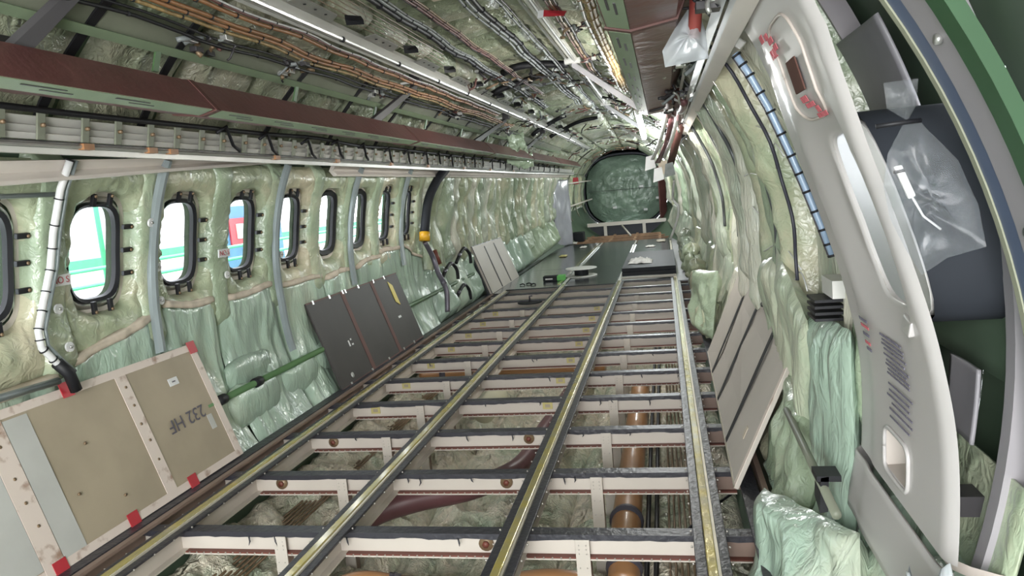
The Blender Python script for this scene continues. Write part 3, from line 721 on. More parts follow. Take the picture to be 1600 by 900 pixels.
for i, z in enumerate([1.18, .62]):
    solo('pale_rod', MB().tube([HX(-1.3, z, 14.2), HX(-.95, z + .05, 17)], .018, 6), 'psu', '%s pale horizontal rod on the far left wall' % ['upper', 'lower'][i], 'rod', 'far pale rods')
solo('plastic_sheet', MB().grid(14, 40, lambda a, b: Vector((-1.18 + .25 * a + .06 * nz(b * 3, a * 4, 2), 14.1 + .6 * a + .1 * nz(b * 4, a * 3, 8), 1.30 - 1.28 * b))), 'greytrans', 'shiny lilac-grey plastic sheet hanging at the far left corner', 'plastic sheet', solid=.006)
solo('folded_stack', MB().box(-1.02, -.78, 15.3, 15.7, .0, .2), 'slab', 'dark folded stack in the far left corner', 'stack', bevel=.02)
solo('red_tag', MB().box(-.98, -.86, 15.9, 15.92, 1.20, 1.34), 'red', 'red streamer tag hanging far left by the bulkhead', 'tag')

# ---------------------------------------------------------------- left wall fittings
for i, k in enumerate([1, 3, 5, 7]):
    Y = frameY(k)
    path = []
    for j in range(24):
        z = 1.42 - (1.42 - (.575, .34, .58, .60)[i]) * j / 23
        path.append(H(-phi_z(z, 1.36), Y + .01 - .05 * (j / 23) ** 2, low(z, 1.335, .05)))
    rings = []
    for p, j in zip(path, range(24)):
        c = Vector((0, 0, ZC)); nrm = Vector((p.x, 0, p.z - ZC)).normalized(); w = .021
        rings.append([p + Vector((0, -w, 0)) + nrm * .02, p + Vector((0, -w, 0)), p + Vector((0, -w * .4, 0)) - nrm * .012, p + Vector((0, w * .4, 0)) - nrm * .012, p + Vector((0, w, 0)), p + Vector((0, w, 0)) + nrm * .02])
    solo('frame_strut', MB().sweep(rings[0], rings, smooth=False), 'grey_tube', '%s curved grey strut between the left windows from the camera' % ORD[i], 'strut', 'grey struts on the left wall')
# vertical cable run between window 1 and edge
t = thing('cable_run', 'white sleeved cable tied down the left wall near the frame edge', 'cable', (-1.3, 2.3, .55))
pth = [(1.40, 2.335), (1.30, 2.32), (1.15, 2.31), (1.02, 2.30), (.90, 2.26), (.80, 2.22), (.74, 2.22), (.67, 2.27), (.62, 2.31)]
P3 = [H(-phi_z(z, 1.33), y - .02, 1.315) for z, y in pth]
part('white_sleeve', MB().tube(P3, .013, 10), 'white_w', t); part('grey_companion', MB().tube([p + Vector((0, .03, 0)) for p in P3], .007, 8), 'grey_tube', t)
for j in range(26):
    u = j / 26 * (len(P3) - 1); a = int(u); p = P3[a].lerp(P3[a + 1], u - a); d = (P3[a + 1] - P3[a]).normalized()
    if j % 2 == 0: part('cable_tie', MB().tube([p - d * .002, p + d * .002], .017, 10), 'black', t)
part('black_boot', MB().tube([P3[-2], P3[-1], P3[-1] + Vector((.0, .02, -.07))], .022, 10), 'black', t)
solo('grey_bracket_bar', MB().tube([H(-phi_z(.62, 1.36), 1.6, 1.33), H(-phi_z(.60, 1.36), 2.25, 1.33)], .014, 8), 'grey_tube', 'short grey bar running to the cable run at the left edge', 'bar')
solo('grey_bracket_bar', MB().tube([H(-phi_z(1.27, 1.36), 1.6, 1.36), H(-phi_z(1.28, 1.36), 2.33, 1.36)], .009, 8), 'grey_tube', 'thin grey bar above the leftmost window', 'bar')
# buttons (round retainers)
for i, (x, y, z) in enumerate([(0, 2.33, .86), (0, 2.35, .71), (0, 2.90, .95), (0, 2.9, .80), (0, 3.42, .96), (0, 3.43, .85), (0, 4.0, .90), (0, 2.85, 1.15)]):
    p = H(-phi_z(z, 1.345), y, 1.345); q = H(-phi_z(z, 1.345), y, 1.337)
    t = thing('blanket_button', 'round translucent retainer button, %s along the left wall' % ORD[i], 'button', p, 'retainer buttons')
    part('button_disc', MB().tube([p, q], .019, 18, False), 'whitelite', t); part('button_stud', MB().tube([q, q + Vector((.006, 0, 0))], .006, 8), 'alu', t)
# NO STEP strips
for (Yc, z, body, lb) in ((2.345, .965, 'NO S', 'white tape strip printed NO S left of the first full window'), (3.41, .965, 'NO S', 'white tape strip printed NO S between the second and third windows')):
    def w(u, v, R=1.336): return H(-phi_z(z, 1.34) + v / 1.34, Yc + u, R)
    t = thing('tape_label', lb, 'label', w(0, -.02), 'printed tape strips')
    part('tape_strip', MB().slab([w(-.05, -.021), w(.05, -.021), w(.05, .021), w(-.05, .021)], w(0, 0, 1.34) - w(0, 0)), 'whitelite', t)
    text_part('tape_print', body, .036, 'redprint', t, frame_mtx(w(0, 0, 1.3345), (0, 1, 0), (1, 0, 0)))
# green tie rod
t = thing('tie_rod', 'green horizontal tie rod along the lower left wall', 'tie rod', (-1.28, 3.2, .27))
part('rod', MB().tube([(-1.265, 3.0, .27), (-1.265, 8.4, .27)], .017, 10), 'chromate', t)
for y in (3.12, 3.45): part('rod_clamp', MB().tube([(-1.265, y - .03, .27), (-1.265, y + .03, .27)], .026, 10), 'black', t)
# black riser duct with yellow clip
duct('riser_duct', 'black riser duct with yellow collar between the far left windows', 'riser duct', [H(-phi_z(1.42, 1.3), 6.95, 1.30), H(-phi_z(1.30, 1.3), 6.74, 1.29), H(-phi_z(1.12, 1.3), 6.62, 1.29), H(-phi_z(.85, 1.3), 6.55, 1.29)], .042, 'slab')
solo('duct_collar', MB().tube([H(-phi_z(.85, 1.3), 6.55, 1.29), H(-phi_z(.77, 1.3), 6.53, 1.29)], .05, 14), 'yellow2', 'yellow collar at the foot of the black riser duct', 'collar')
duct('riser_hose', 'dark purple hose below the yellow collar', 'hose', [H(-phi_z(.76, 1.3), 6.53, 1.29), H(-phi_z(.6, 1.3), 6.62, 1.27), H(-phi_z(.45, 1.3), 6.6, 1.26), H(-phi_z(.28, 1.3), 6.55, 1.24), (-1.13, 6.5, .1)], [.024] * 33, 'clamp', (.7,))
solo('brown_sleeve', MB().tube([H(-phi_z(.66, 1.3), 6.72, 1.28), H(-phi_z(.52, 1.3), 6.74, 1.27)], .028, 10), 'primer', 'rust brown sleeve beside the purple hose', 'sleeve')
for i, (y, z) in enumerate([(6.95, .45), (7.5, .55), (7.35, .18)]):
    duct('heater_hose', 'black bent hose with silver bands, %s on the lower left wall' % ORD[i], 'hose', [(-1.22, y - .25, z - .07), (-1.2, y - .12, z + .02), (-1.2, y + .06, z + .05), (-1.18, y + .16, z - .02), (-1.18, y + .18, z - .12)], .018, 'black', (.2, .5), 'bent black hoses', 8)
# light fairing panels
def plank(name, label, Ya, Yb, prof_a, prof_b, mat, steps=10, bend=0, group=None):
    rings = []
    for i in range(steps + 1):
        t = i / steps; Y = Ya + (Yb - Ya) * t
        rings.append([HX(pa[0] + (pb[0] - pa[0]) * t, pa[1] + (pb[1] - pa[1]) * t, Y) for pa, pb in zip(prof_a, prof_b)])
    return MB().sweep(prof_a, rings)
def fairing(x, z0, z1): return [(x, z0), (x - .004, z0 + .012), (x - .03, (z0 + z1) / 2), (x - .012, z1 - .008), (x - .006, z1), (x - .035, z1 + .004), (x - .055, (z0 + z1) / 2), (x - .03, z0 - .002)]
solo('light_fairing', plank('', '', .2, 4.40, fairing(-1.175, 1.193, 1.315), fairing(-1.19, 1.455, 1.475), 'psu'), 'psu', 'long beige fairing strip above the near left windows, tapering away', 'fairing', 'beige fairings')
for i, (a, b) in enumerate([(4.58, 7.2), (7.23, 9.9), (9.93, 12.6), (12.63, 15.6)]):
    solo('light_fairing', plank('', '', a, b, fairing(-1.19, 1.350, 1.42), fairing(-1.19, 1.350, 1.42), 'psu'), 'psu', 'beige fairing strip above the left wall, %s beyond the tapering one' % ORD[i], 'fairing', 'beige fairings')
# channels
KC = .950
def CSx(x): return .888 + (x - .888) * KC
def CSz(z): return 1.14 + (z - 1.14) * KC
def CS(prof): return [(CSx(x), CSz(z)) for x, z in prof]
def HC(x, z, y): return HX(CSx(x), CSz(z), y)
def longi(name, label, cat, prof, Ya, Yb, mat, parent=None, pname=None, step=.8, lab=None):
    mb = MB(); prism(mb, prof, Ya, Yb, step)
    if parent: return part(pname, mb, mat, parent, lab)
    return solo(name, mb, mat, label, cat)
def rect(x0, x1, z0, z1, rot=0): return [(x0, z0), (x1, z0), (x1, z1), (x0, z1)]
t = thing('side_channel', 'white slotted aluminium channel rail with green clips along the left wall top', 'channel rail', (-1.2, .2, 1.45))
pr = [(-1.205, 1.465), (-1.195, 1.485), (-1.215, 1.49), (-1.19, 1.51), (-1.21, 1.515), (-1.18, 1.54), (-1.2, 1.545), (-1.24, 1.50)]
longi('', '', '', CS(pr), .2, 15.5, 'white_al', t, 'channel_body')
longi('', '', '', CS(rect(-1.225, -1.205, 1.445, 1.462)), .2, 15.5, 'blackp', t, 'cable_tray', lab='dark cable tray')
for j in range(44):
    Y = .9 + j * .17 + .03 * rnd.random()
    q = [HC(-1.178, 1.55, Y), HC(-1.178, 1.55, Y + .03), HC(-1.197, 1.462, Y + .03), HC(-1.197, 1.462, Y)]
    c = part('green_clip', MB().slab(q, (.008, 0, 0)), 'rail_g', t)
    part('clip_screw', MB().tube([HC(-1.18, 1.51, Y + .015), HC(-1.165, 1.51, Y + .015)], .007, 8), 'rods', c)
t = thing('light_tube_rail', 'slim bright tube rail with orange connectors under the left channel', 'tube rail', (-1.21, .2, 1.42))
longi('', '', '', CS(rect(-1.225, -1.205, 1.417, 1.438)), .2, 15.5, 'white_al', t, 'rail_body')
longi('', '', '', CS([(-1.195 + .009 * math.cos(k * PI / 4), 1.447 + .009 * math.sin(k * PI / 4)) for k in range(8)]), .2, 15.5, 'alu', t, 'tube')
for Y in (2.28, 2.62, 2.75, 3.6, 4.35, 5.3, 6.2, 7.4, 8.6, 10):
    part('orange_connector', MB().box(CSx(-1.208), CSx(-1.18), Y, Y + .05, CSz(1.435), CSz(1.457)), 'orange_w', t)
duct('cable_bundle', 'black cable bundle lying along the top of the left channel', 'cable', [HC(-1.17 + .02 * nz(i, 3, 0), 1.565 + .02 * nz(i * .9, 0, 1), .5 + i * .6) for i in range(22)], .011, 'black', (), None, 8)
for i in range(26):     # clutter brackets and connectors on the far channels
    Y = 3.0 + i * .42 + .1 * rnd.random(); x = -1.17 + .01 * rnd.random()
    z = 1.53 + .03 * rnd.random(); p = HC(x, z, Y)
    mb = MB().tube([p, p + Vector((.02, .05, .03)), p + Vector((.0, .12, -.05)), p + Vector((-.02, .2, -.07))], .008, 7)
    solo('cable_loop', mb, 'black', 'small black cable loop over the left channel, %s from the camera' % ORD[i], 'cable loop', 'cable loops on the left channel')
# ducts
def air_box(side, Ya, Yb, label, nseg):
    t = thing('box_duct', label, 'air duct', (side * .88, Ya, 1.55), 'maroon box ducts')
    A, B, Cc, D, E_ = (.865, 1.675), (.765, 1.555), (.83, 1.54), (.95, 1.556), (1.02, 1.70)
    s = side
    segs = [Ya + (Yb - Ya) * i / nseg for i in range(nseg + 1)]
    for i in range(nseg):
        a, b = segs[i] + .012, segs[i + 1] - .012
        prof = [(s * A[0], A[1]), (s * B[0], B[1]), (s * Cc[0], Cc[1]), (s * D[0], D[1]), (s * E_[0], E_[1])]
        mb = MB(); nn = 30; rings = []
        for q in range(nn + 1):
            Y = a + (b - a) * q / nn
            rings.append([HX(x + (.004 * nz(Y * 9, k * 3, s) if k in (3, 4) else 0), z + (.006 * nz(Y * 12, k * 2, 5) if k in (3, 4) else 0), Y) for k, (x, z) in enumerate(prof)])
        mb.sweep(prof, rings); sh = part('duct_shell', mb, 'maroon', t)
        g = .0035
        st = [(s * (B[0] + .004), B[1] - g), (s * (Cc[0] - .002), Cc[1] - g), (s * (Cc[0] - .002), Cc[1] + .002), (s * (B[0] + .004), B[1] + .002)]
        mb = MB(); prism(mb, st, a + .02, b - .02); part('grille_strip', mb, 'label_g', sh, 'pale green slotted strip')
        yy = a + .1
        while yy < b - .25:
            for fx in (.35, .62):
                x = B[0] + (Cc[0] - B[0]) * fx; z = B[1] + (Cc[1] - B[1]) * fx - .0045
                L = .16 if fx < .5 else .12
                sb = MB(); prism(sb, [(s * (x - .003), z), (s * (x + .003), z - .0005), (s * (x + .003), z + .002), (s * (x - .003), z + .002)], yy + (0 if fx < .5 else .08), yy + L + (0 if fx < .5 else .08)); part('grille_slot', sb, 'blackp', sh)
            yy += .36
        if side < 0:
            yl = (a + b) / 2; q0 = [HX(s * .853, 1.655, yl), HX(s * .853, 1.655, yl + .07), HX(s * .815, 1.613, yl + .07), HX(s * .815, 1.613, yl)]
            part('tape_patch', MB().slab(q0, (.004, 0, -.003)), 'board', sh, 'tan tape patch')
    for yj in segs[1:-1]:
        mb = MB(); prof = [(s * (A[0] - .002), A[1] + .003), (s * (B[0] - .006), B[1] - .003), (s * Cc[0], Cc[1] - .006), (s * (D[0] + .003), D[1] - .005), (s * E_[0], E_[1])]
        prism(mb, prof, yj - .014, yj + .014); part('joint_band', mb, 'brownstripe', t)
    return t
air_box(-1, .2, 14.8, 'long maroon box duct with green grille strip high on the left', 6)
air_box(1, -.6, 4.75, 'wide maroon box duct overhead right of centre', 2)
# green angle rail on left
t = thing('angle_rail', 'grey-green angle rail above the left maroon duct', 'rail', (-.86, .2, 1.78))
longi('', '', '', [(-.84, 1.85), (-.90, 1.79), (-.93, 1.80), (-.87, 1.88)], .2, 13, 'rail_g', t, 'rail_web')
longi('', '', '', [(-.87, 1.785), (-.905, 1.765), (-.925, 1.78), (-.90, 1.80)], .2, 13, 'label_g', t, 'rail_lip')
for j in range(8):
    y = 2.5 + j * 1.07
    part('rail_hanger', MB().slab([HX(-.90, 1.79, y), HX(-.90, 1.79, y + .03), HX(-.93, 1.70, y + .03), HX(-.93, 1.70, y)], (.008, 0, 0)), 'chromate', t)
for i in range(9):
    y = [2.18, 2.62, 3.6, 4.3, 5.1, 5.9, 6.9, 7.9, 9.0][i]
    P = [H(-math.radians(36 + 22 * j / 8), y + .03 * j / 8 * (1 if i % 2 else -1), 1.335) for j in range(9)]
    mb = MB(); rings = [[p + Vector((0, -.02, 0)), p + Vector((0, .02, 0)), p + Vector((-.004, .02, .006)), p + Vector((-.004, -.02, .006))] for p in P]
    solo('webbing_strap', mb.sweep(rings[0], rings), 'black', 'black webbing strap over the ceiling blankets above the left duct, %s from the camera' % ORD[i], 'strap', 'black straps above the left duct')
# black brackets on left
for i, (a, b) in enumerate([((-.93, 4.50, 1.66), (-.72, 4.92, 1.93)), ((-.93, 7.1, 1.66), (-.72, 7.9, 1.93)), ((-.93, 1.85, 1.68), (-.74, 2.05, 1.95)), ((-.93, 9.7, 1.66), (-.72, 10.4, 1.93))]):
    a, b = Vector(a), Vector(b)
    t = thing('slanted_bracket', 'black slanted support arm between the left duct and crown, %s' % ['middle of the picture', 'further aft', 'top left corner', 'farthest aft'][i], 'support arm', a, 'black support arms')
    d = (b - a).normalized(); up = Vector((0, -.25, 1)).normalized()
    part('arm', MB().slab([a, b, b - up * .035, a - up * .055], (.02, .02, 0)), 'blackp', t, bevel=.003)
    part('foot_plate', MB().slab([a + Vector((-.01, -.08, .03)), a + Vector((-.01, .06, .03)), a + Vector((.03, .06, -.06)), a + Vector((.03, -.08, -.06))], (.01, 0, .004)), 'blackp', t)
    part('end_plate', MB().box(b.x - .02, b.x + .05, b.y - .01, b.y + .05, b.z - .01, b.z + .06), 'blackp', t)
    part('clamp_foot', MB().slab([b + Vector((-.08, -.03, -.005)), b + Vector((.01, -.0, .0)), b + Vector((.01, .02, .0)), b + Vector((-.08, -.01, -.005))], (0, 0, .015)), 'alu', t)
# crown rails
t = thing('crown_rail', 'long bright aluminium crown rail left of centre with perforated tabs', 'crown rail', (-.6, 0, 1.97))
longi('', '', '', [(-.625, 1.955), (-.565, 1.985), (-.575, 2.01), (-.64, 1.98)], 0, 15, 'white_al', t, 'rail_body')
longi('', '', '', [(-.605 + .011 * math.cos(k * PI / 4), 1.958 + .011 * math.sin(k * PI / 4)) for k in range(8)], 0, 15, 'alu', t, 'light_tube', lab='polished tube')
longi('', '', '', [(-.66, 1.955), (-.645, 1.962), (-.65, 1.978), (-.665, 1.97)], 0, 15, 'white_al', t, 'side_lip')
for j in range(13):
    y = 2.9 + j * .8
    q = [HX(-.56, 1.987, y), HX(-.56, 1.987, y + .42), HX(-.51, 2.005, y + .38), HX(-.51, 2.005, y + .04)]
    tb = part('perforated_tab', MB().slab(q, (0, 0, .006)), 'alu', t)
    for h in (.1, .2, .3): part('tab_hole', MB().tube([HX(-.53, 1.9965, y + h), HX(-.53, 1.994, y + h)], .007, 8), 'black', tb)
    part('black_clip', MB().slab([HX(-.50, 2.0, y + .44), HX(-.46, 2.01, y + .54), HX(-.44, 1.985, y + .52), HX(-.50, 1.975, y + .45)], (0, 0, .02)), 'black', t)
    part('rail_band', MB().tube([HX(-.605, 1.957, y + .62), HX(-.605, 1.957, y + .64)], .015, 8), 'black', t)
t = thing('crown_rail', 'aluminium crown rail right of centre carrying bracket arms', 'crown rail', (.29, 0, 2.08))
longi('', '', '', [(.265, 2.085), (.315, 2.08), (.315, 2.105), (.265, 2.11)], 0, 11, 'white_al', t, 'rail_body')
longi('', '', '', [(.30 + .010 * math.cos(k * PI / 4), 2.078 + .010 * math.sin(k * PI / 4)) for k in range(8)], 0, 11, 'alu', t, 'light_tube')
longi('', '', '', rect(.235, .247, 2.085, 2.1), 0, 11, 'alu', t, 'side_lip')
for i, (a, b) in enumerate([((.27, 5.75, 2.09), (.74, 6.15, 1.75)), ((.28, 9.0, 2.09), (.72, 9.4, 1.78)), ((.27, 12.2, 2.07), (.7, 12.6, 1.78))]):
    a, b = Vector(a), Vector(b)
    t = thing('slanted_bracket', 'grey cross arm from the right crown rail to the right duct, %s' % ORD[i], 'support arm', a, 'grey support arms')
    part('arm', MB().slab([a, b, b + Vector((0, 0, -.06)), a + Vector((0, 0, -.05))], (.0, .03, .01)), 'plate', t, bevel=.003)
    part('arm_shoe', MB().box(a.x - .05, a.x + .07, a.y - .03, a.y + .03, a.z - .025, a.z + .01), 'white_al', t)
# wiring
def wavy(x, z, Ya, Yb, amp, seed, step=.12, f=2.0):
    P = []; Y = Ya
    while Y <= Yb: P.append(HX(x + amp * nz(Y * f, seed, 0), z + amp * nz(Y * f, seed, 9), Y)); Y += step
    return P
def harness(label, x, z, Ya, Yb, strands, tie='black', group='wiring harnesses', every=.13, spread=.02, tr=None):
    t = thing('wiring_harness', label, 'wiring harness', HX(x, z, Ya), group); sd = x * 31 + z * 7
    ctr = wavy(x, z, Ya, Yb, .018, sd)
    for i, (dx, dz, r, mt) in enumerate(strands):
        P = wavy(x + dx, z + dz, Ya, Yb, .018, sd); Q = [p + Vector((.004 * nz(p.y * 9, i * 5, 0), 0, .004 * nz(p.y * 9, 3, i * 5))) for p in P]
        part('wire', MB().tube(Q, r, 7), mt, t)
    Y = Ya + .05; n = 0; rad = tr or (max(abs(s[0]) for s in strands) + .012)
    while Y < min(Yb, 9.5) - .1 and n < 60:
        for i, (dx, dz, r, mt) in enumerate(strands):
            if (i + n) % 2: continue
            j = min(len(ctr) - 2, int((Y - Ya) / .12)); f = (Y - Ya) / .12 - j
            P = wavy(x + dx, z + dz, Ya, Yb, .018, sd) if False else None
            p = ctr[j].lerp(ctr[j + 1], f) + Vector((dx, 0, dz)); part('wire_tie', MB().tube([p - Vector((0, .004, 0)), p + Vector((0, .004, 0))], r * 1.3, 8), tie, t)
        Y += every; n += 1
    return t
harness('orange wire harness outboard of the left crown rail, lower run', -.735, 1.875, .6, 8.5, [(0, 0, .008, 'orange_w'), (.018, .010, .008, 'orange_w'), (-.02, -.012, .007, 'tan_w')])
harness('orange wire harness outboard of the left crown rail, upper run', -.69, 1.92, .6, 7.5, [(0, 0, .009, 'orange_w'), (.018, .012, .007, 'red_w'), (.03, .014, .004, 'white_w')])
harness('thin black cable pair between the orange wires and the green rail', -.80, 1.825, .6, 9, [(0, 0, .007, 'black'), (.022, .016, .005, 'black')], every=.4)
harness('thick black and grey harness near the crown, left', -.35, 2.05, 1.0, 8.5, [(0, 0, .015, 'black'), (.024, .008, .009, 'grey_w'), (.040, .012, .005, 'grey_w')], 'black')
harness('dark red wire bundle near the crown', -.245, 2.085, 1.0, 7.5, [(0, 0, .007, 'red_w'), (.016, .003, .006, 'red_w'), (-.014, .003, .006, 'blackp'), (.03, .006, .005, 'rods')], 'black')
harness('grey harness at the crown centre', .0, 2.10, 1.0, 9.0, [(0, 0, .010, 'grey_w'), (-.03, 0, .008, 'grey_w'), (.032, 0, .013, 'black')], 'black')
harness('tan wire bundle with white spiral wrap beside the right green strip', .60, 1.95, 1.2, 6.8, [(0, 0, .016, 'tan_w'), (.026, -.012, .013, 'tan_w'), (-.03, .004, .009, 'white_w'), (.01, -.024, .011, 'tan_w')], 'rods', every=.09)
harness('brown wire bundle right of the crown', .42, 2.03, 1.2, 9.5, [(0, 0, .008, 'rods'), (.02, 0, .008, 'blackp'), (-.02, 0, .006, 'red_w')], 'black')
harness('grey harness left of the right crown rail', .14, 2.09, 1.2, 9.5, [(0, 0, .008, 'grey_w'), (.022, 0, .006, 'blackp')], 'black')
for i in range(8):
    solo('thin_wire', MB().tube([HX(-.53 + .026 * i, 2.02 + .007 * i, 1.5), HX(-.53 + .026 * i, 2.02 + .007 * i, 5.1 - .1 * i)], .0025, 5), 'rods', 'thin straight wire on the crown blankets, %s of eight' % ORD[i], 'wire', 'thin straight crown wires')
solo('ceiling_pad', MB().slab([HX(-.20, 2.14, 3.5), HX(-.05, 2.15, 3.5), HX(-.05, 2.15, 3.8), HX(-.20, 2.14, 3.8)], (0, 0, .01)), 'edge', 'beige square pad at the crown, top of the picture', 'pad')
# red and white tag
t = thing('warning_tag', 'red and white tag on the right crown rail at the top of the picture', 'tag', (.42, 3.8, 2.0)); 
part('tag_red', MB().slab([(.36, 3.82, 2.03), (.47, 3.86, 2.02), (.46, 3.80, 1.985), (.36, 3.78, 1.99)], (0, .004, 0)), 'red', t); part('tag_white', MB().slab([(.33, 3.82, 2.03), (.36, 3.82, 2.03), (.36, 3.78, 1.985), (.33, 3.78, 1.985)], (0, .004, 0)), 'whitelite', t)
# tangles of cables across the ceiling further aft
rn = random.Random(11)
def tangle(cx, cz, cy, size, label, k=12, mats=('black', 'blackp', 'grey_w', 'rods', 'red_w')):
    t = thing('cable_tangle', label, 'cable tangle', HX(cx, cz, cy), 'loose cable tangles')
    def clampR(p):
        s_, zc = tap(p.y); r = math.hypot(p.x, p.z - zc) / s_; q = min(1.385, max(1.27, r)) / r
        return Vector((p.x * q, p.y, zc + (p.z - zc) * q))
    for i in range(k):
        m = rn.choice(mats); p = HX(cx + rn.uniform(-1, 1) * size * .8, cz, cy + rn.uniform(-1, 1) * size * 1.3)
        P = [p]; d = Vector((rn.uniform(-1, 1), rn.uniform(-1.4, 1.4), rn.uniform(-.35, .2)))
        for j in range(5):
            d = (d + Vector((rn.uniform(-.5, .5), rn.uniform(-.5, .5), rn.uniform(-.5, .4)))).normalized(); P.append(P[-1] + d * size * .15)
        P = [clampR(p) for p in P] if cz > 1.63 or cx < 0 else P
        part('cable_strand', MB().tube(P, rn.uniform(.004, .011), 6), m, t)
        if i % 3 == 0:
            q = P[3]; part('connector_block', MB().box(q.x - .015, q.x + .015, q.y - .025, q.y + .025, q.z - .01, q.z + .01), 'alu' if i % 2 else 'blackp', t, bevel=.002)
spots = [(-.45, 2.0, 5.9, .22), (-.15, 2.05, 6.6, .28), (.05, 2.08, 6.4, .25), (.22, 2.05, 6.9, .22), (-.35, 2.03, 7.4, .25), (-.85, 1.8, 2.75, .13), (-.83, 1.8, 3.4, .12), (-.8, 1.82, 4.5, .15), (-.8, 1.82, 6.1, .22), (-.85, 1.8, 8.2, .3), (-.6, 1.92, 9.0, .35), (-.85, 1.75, 10.5, .35), (.45, 1.95, 6.3, .2), (.5, 1.92, 8.0, .3), (.3, 2.0, 9.6, .35), (-.1, 2.05, 9.3, .3), (-.4, 1.98, 12.0, .4), (.35, 1.95, 12.2, .4), (0, 2.0, 14.5, .5), (-.5, 1.85, 14.8, .5), (.55, 1.8, 14.5, .5), (.45, 2.0, 4.4, .15), (.85, 1.65, 8.0, .3), (-.98, 1.62, 12.2, .35), (.5, 2.0, 5.3, .12), (0, 1.95, 16.5, .5), (-.6, 1.75, 16.5, .4)]
for i, (x, z, y, s) in enumerate(spots): tangle(x, z + .03, y, s * .8, 'tangle of loose cables and connectors under the ceiling, %s from the camera' % ORD[sorted(q[2] for q in spots).index(y) % 30], 12)
for i, (y, x0, x1) in enumerate([(6.0, -.3, .2), (6.6, -.55, .05), (10.0, -.9, -.3), (11.3, -.8, 0)]):
    P = [H(math.atan2(x, 1.25) , y + .15 * nz(x * 3, i, 0), 1.33) for x in [x0 + (x1 - x0) * j / 10 for j in range(11)]]
    solo('black_conduit', MB().tube(P, .028, 10), 'black', '%s black ribbed conduit crossing the ceiling' % ORD[i], 'conduit', 'black crossing conduits')
# green torn flaps
def leaf(c, s, seed, label, mat='bl_column'):
    c = Vector(c); mb = MB()
    mb.grid(10, 10, lambda a, b: c + Vector(((a - .5) * s * .5 + .02 * nz(a * 4, b * 4, seed), (a - .5) * s + .1 * nz(b * 2, seed, 0), (b - .5) * s * .8 * (1 - .6 * abs(a - .5)) + .05 * nz(a * 5, b * 5, seed + 3))))
    solo('torn_flap', mb, mat, label, 'torn film', 'torn green flaps', solid=.003)
leaf((-.93, 9.6, 1.62), .40, 2, 'pale green torn flap hanging below the left duct, larger'); leaf((-.86, 9.8, 1.55), .28, 7, 'pale green torn flap hanging below the left duct, smaller')
leaf((-.8, 8.9, 1.75), .3, 12, 'pale green torn flap above the left duct')

# work lamp
t = thing('work_lamp', 'bright fluorescent work lamp hanging from the right green strip', 'work lamp', (.76, 5.25, 1.5))
a, b = Vector((.765, 4.75, 1.56)), Vector((.772, 5.85, 1.47))
part('lamp_tube', MB().tube([a, b], .019, 12), 'lamp', t); part('lamp_cap', MB().tube([a - (b - a) * .03, a], .017, 10), 'white', t); part('lamp_cap', MB().tube([b, b + (b - a) * .03], .017, 10), 'white', t)
part('lamp_cord', MB().tube([a, a + Vector((.01, -.05, .06)), a + Vector((.02, -.1, .02))], .004, 6), 'black', t)

# right overhead cluster
harness('dark red hose bundle hanging right of the lamp', 1.0, 1.57, 4.0, 6.3, [(0, 0, .03, 'brownstripe'), (-.05, -.01, .026, 'brownstripe'), (.05, .0, .03, 'dark'), (.02, -.04, .02, 'mduct')], 'white_w', every=.5)
def strap(label, pts, w, mat, name='wrapped_strap', cat='strap'):
    P = [Vector(p) for p in pts]; mb = MB(); rings = []
    for i, p in enumerate(P): rings.append([p + Vector((-w, .0, 0)), p + Vector((w, 0, .0)), p + Vector((w, .012, .004)), p + Vector((-w, .012, .004))])
    mb.sweep(rings[0], rings, smooth=True); solo(name, mb, mat, label, cat, 'hanging wrapped straps')
strap('white wrapped strap hanging beside the lamp, left', [(.97, 4.8, 1.66), (.93, 5.1, 1.52), (.90, 5.5, 1.44), (.86, 5.9, 1.36), (.82, 6.1, 1.30)], .014, 'white_w')
strap('white wrapped strap hanging beside the lamp, right', [(1.03, 4.9, 1.66), (1.0, 5.2, 1.5), (.965, 5.6, 1.40), (.91, 6.0, 1.3)], .014, 'white_w')
strap('maroon strap between the white wraps', [(1.0, 4.9, 1.63), (.965, 5.3, 1.48), (.93, 5.8, 1.38), (.86, 6.1, 1.27)], .022, 'mduct')
strap('dark strap right of the white wraps', [(1.05, 5.4, 1.55), (1.0, 5.9, 1.38), (.96, 6.3, 1.25)], .03, 'brownstripe')
for i, (x, z) in enumerate([(.80, 1.27), (.90, 1.22), (.86, 1.17), (.95, 1.20)]):
    solo('strap_end', MB().slab([(x - .03, 6.15, z + .06), (x + .03, 6.15, z + .07), (x + .045, 6.2, z - .03), (x - .045, 6.2, z - .05)], (0, .01, 0)), ['whitelite', 'edge', 'whitelite', 'grey_w'][i], 'pale wrapped end of the hanging straps, %s from the left' % ORD[i], 'strap end', 'strap ends')
duct('hanging_rope', 'twisted white cord hanging right of the bulkhead', 'cord', [(1.0, 7.3, 1.12), (.98, 7.5, .95), (1.03, 7.5, .85), (1.0, 7.6, .70), (.93, 7.8, .52)], .013, 'white_w', (), None, 8)
t = thing('side_channel', 'grey fairing rail overhead on the right leading to the white door liner', 'channel rail', (1.15, .3, 1.5))
longi('', '', '', [(1.062, 1.498), (1.098, 1.475), (1.105, 1.485), (1.07, 1.51)], .3, 8.6, 'psu', t, 'fairing_face'); longi('', '', '', [(1.052, 1.505), (1.062, 1.498), (1.066, 1.51), (1.056, 1.517)], .3, 8.6, 'alu', t, 'bright_edge')
longi('', '', '', [(1.03, 1.535), (1.05, 1.52), (1.058, 1.535), (1.038, 1.55)], .3, 7.6, 'alu', t, 'upper_channel'); longi('', '', '', [(1.0, 1.585), (1.012, 1.578), (1.016, 1.59), (1.004, 1.595)], .3, 6.6, 'white_al', t, 'slim_channel')
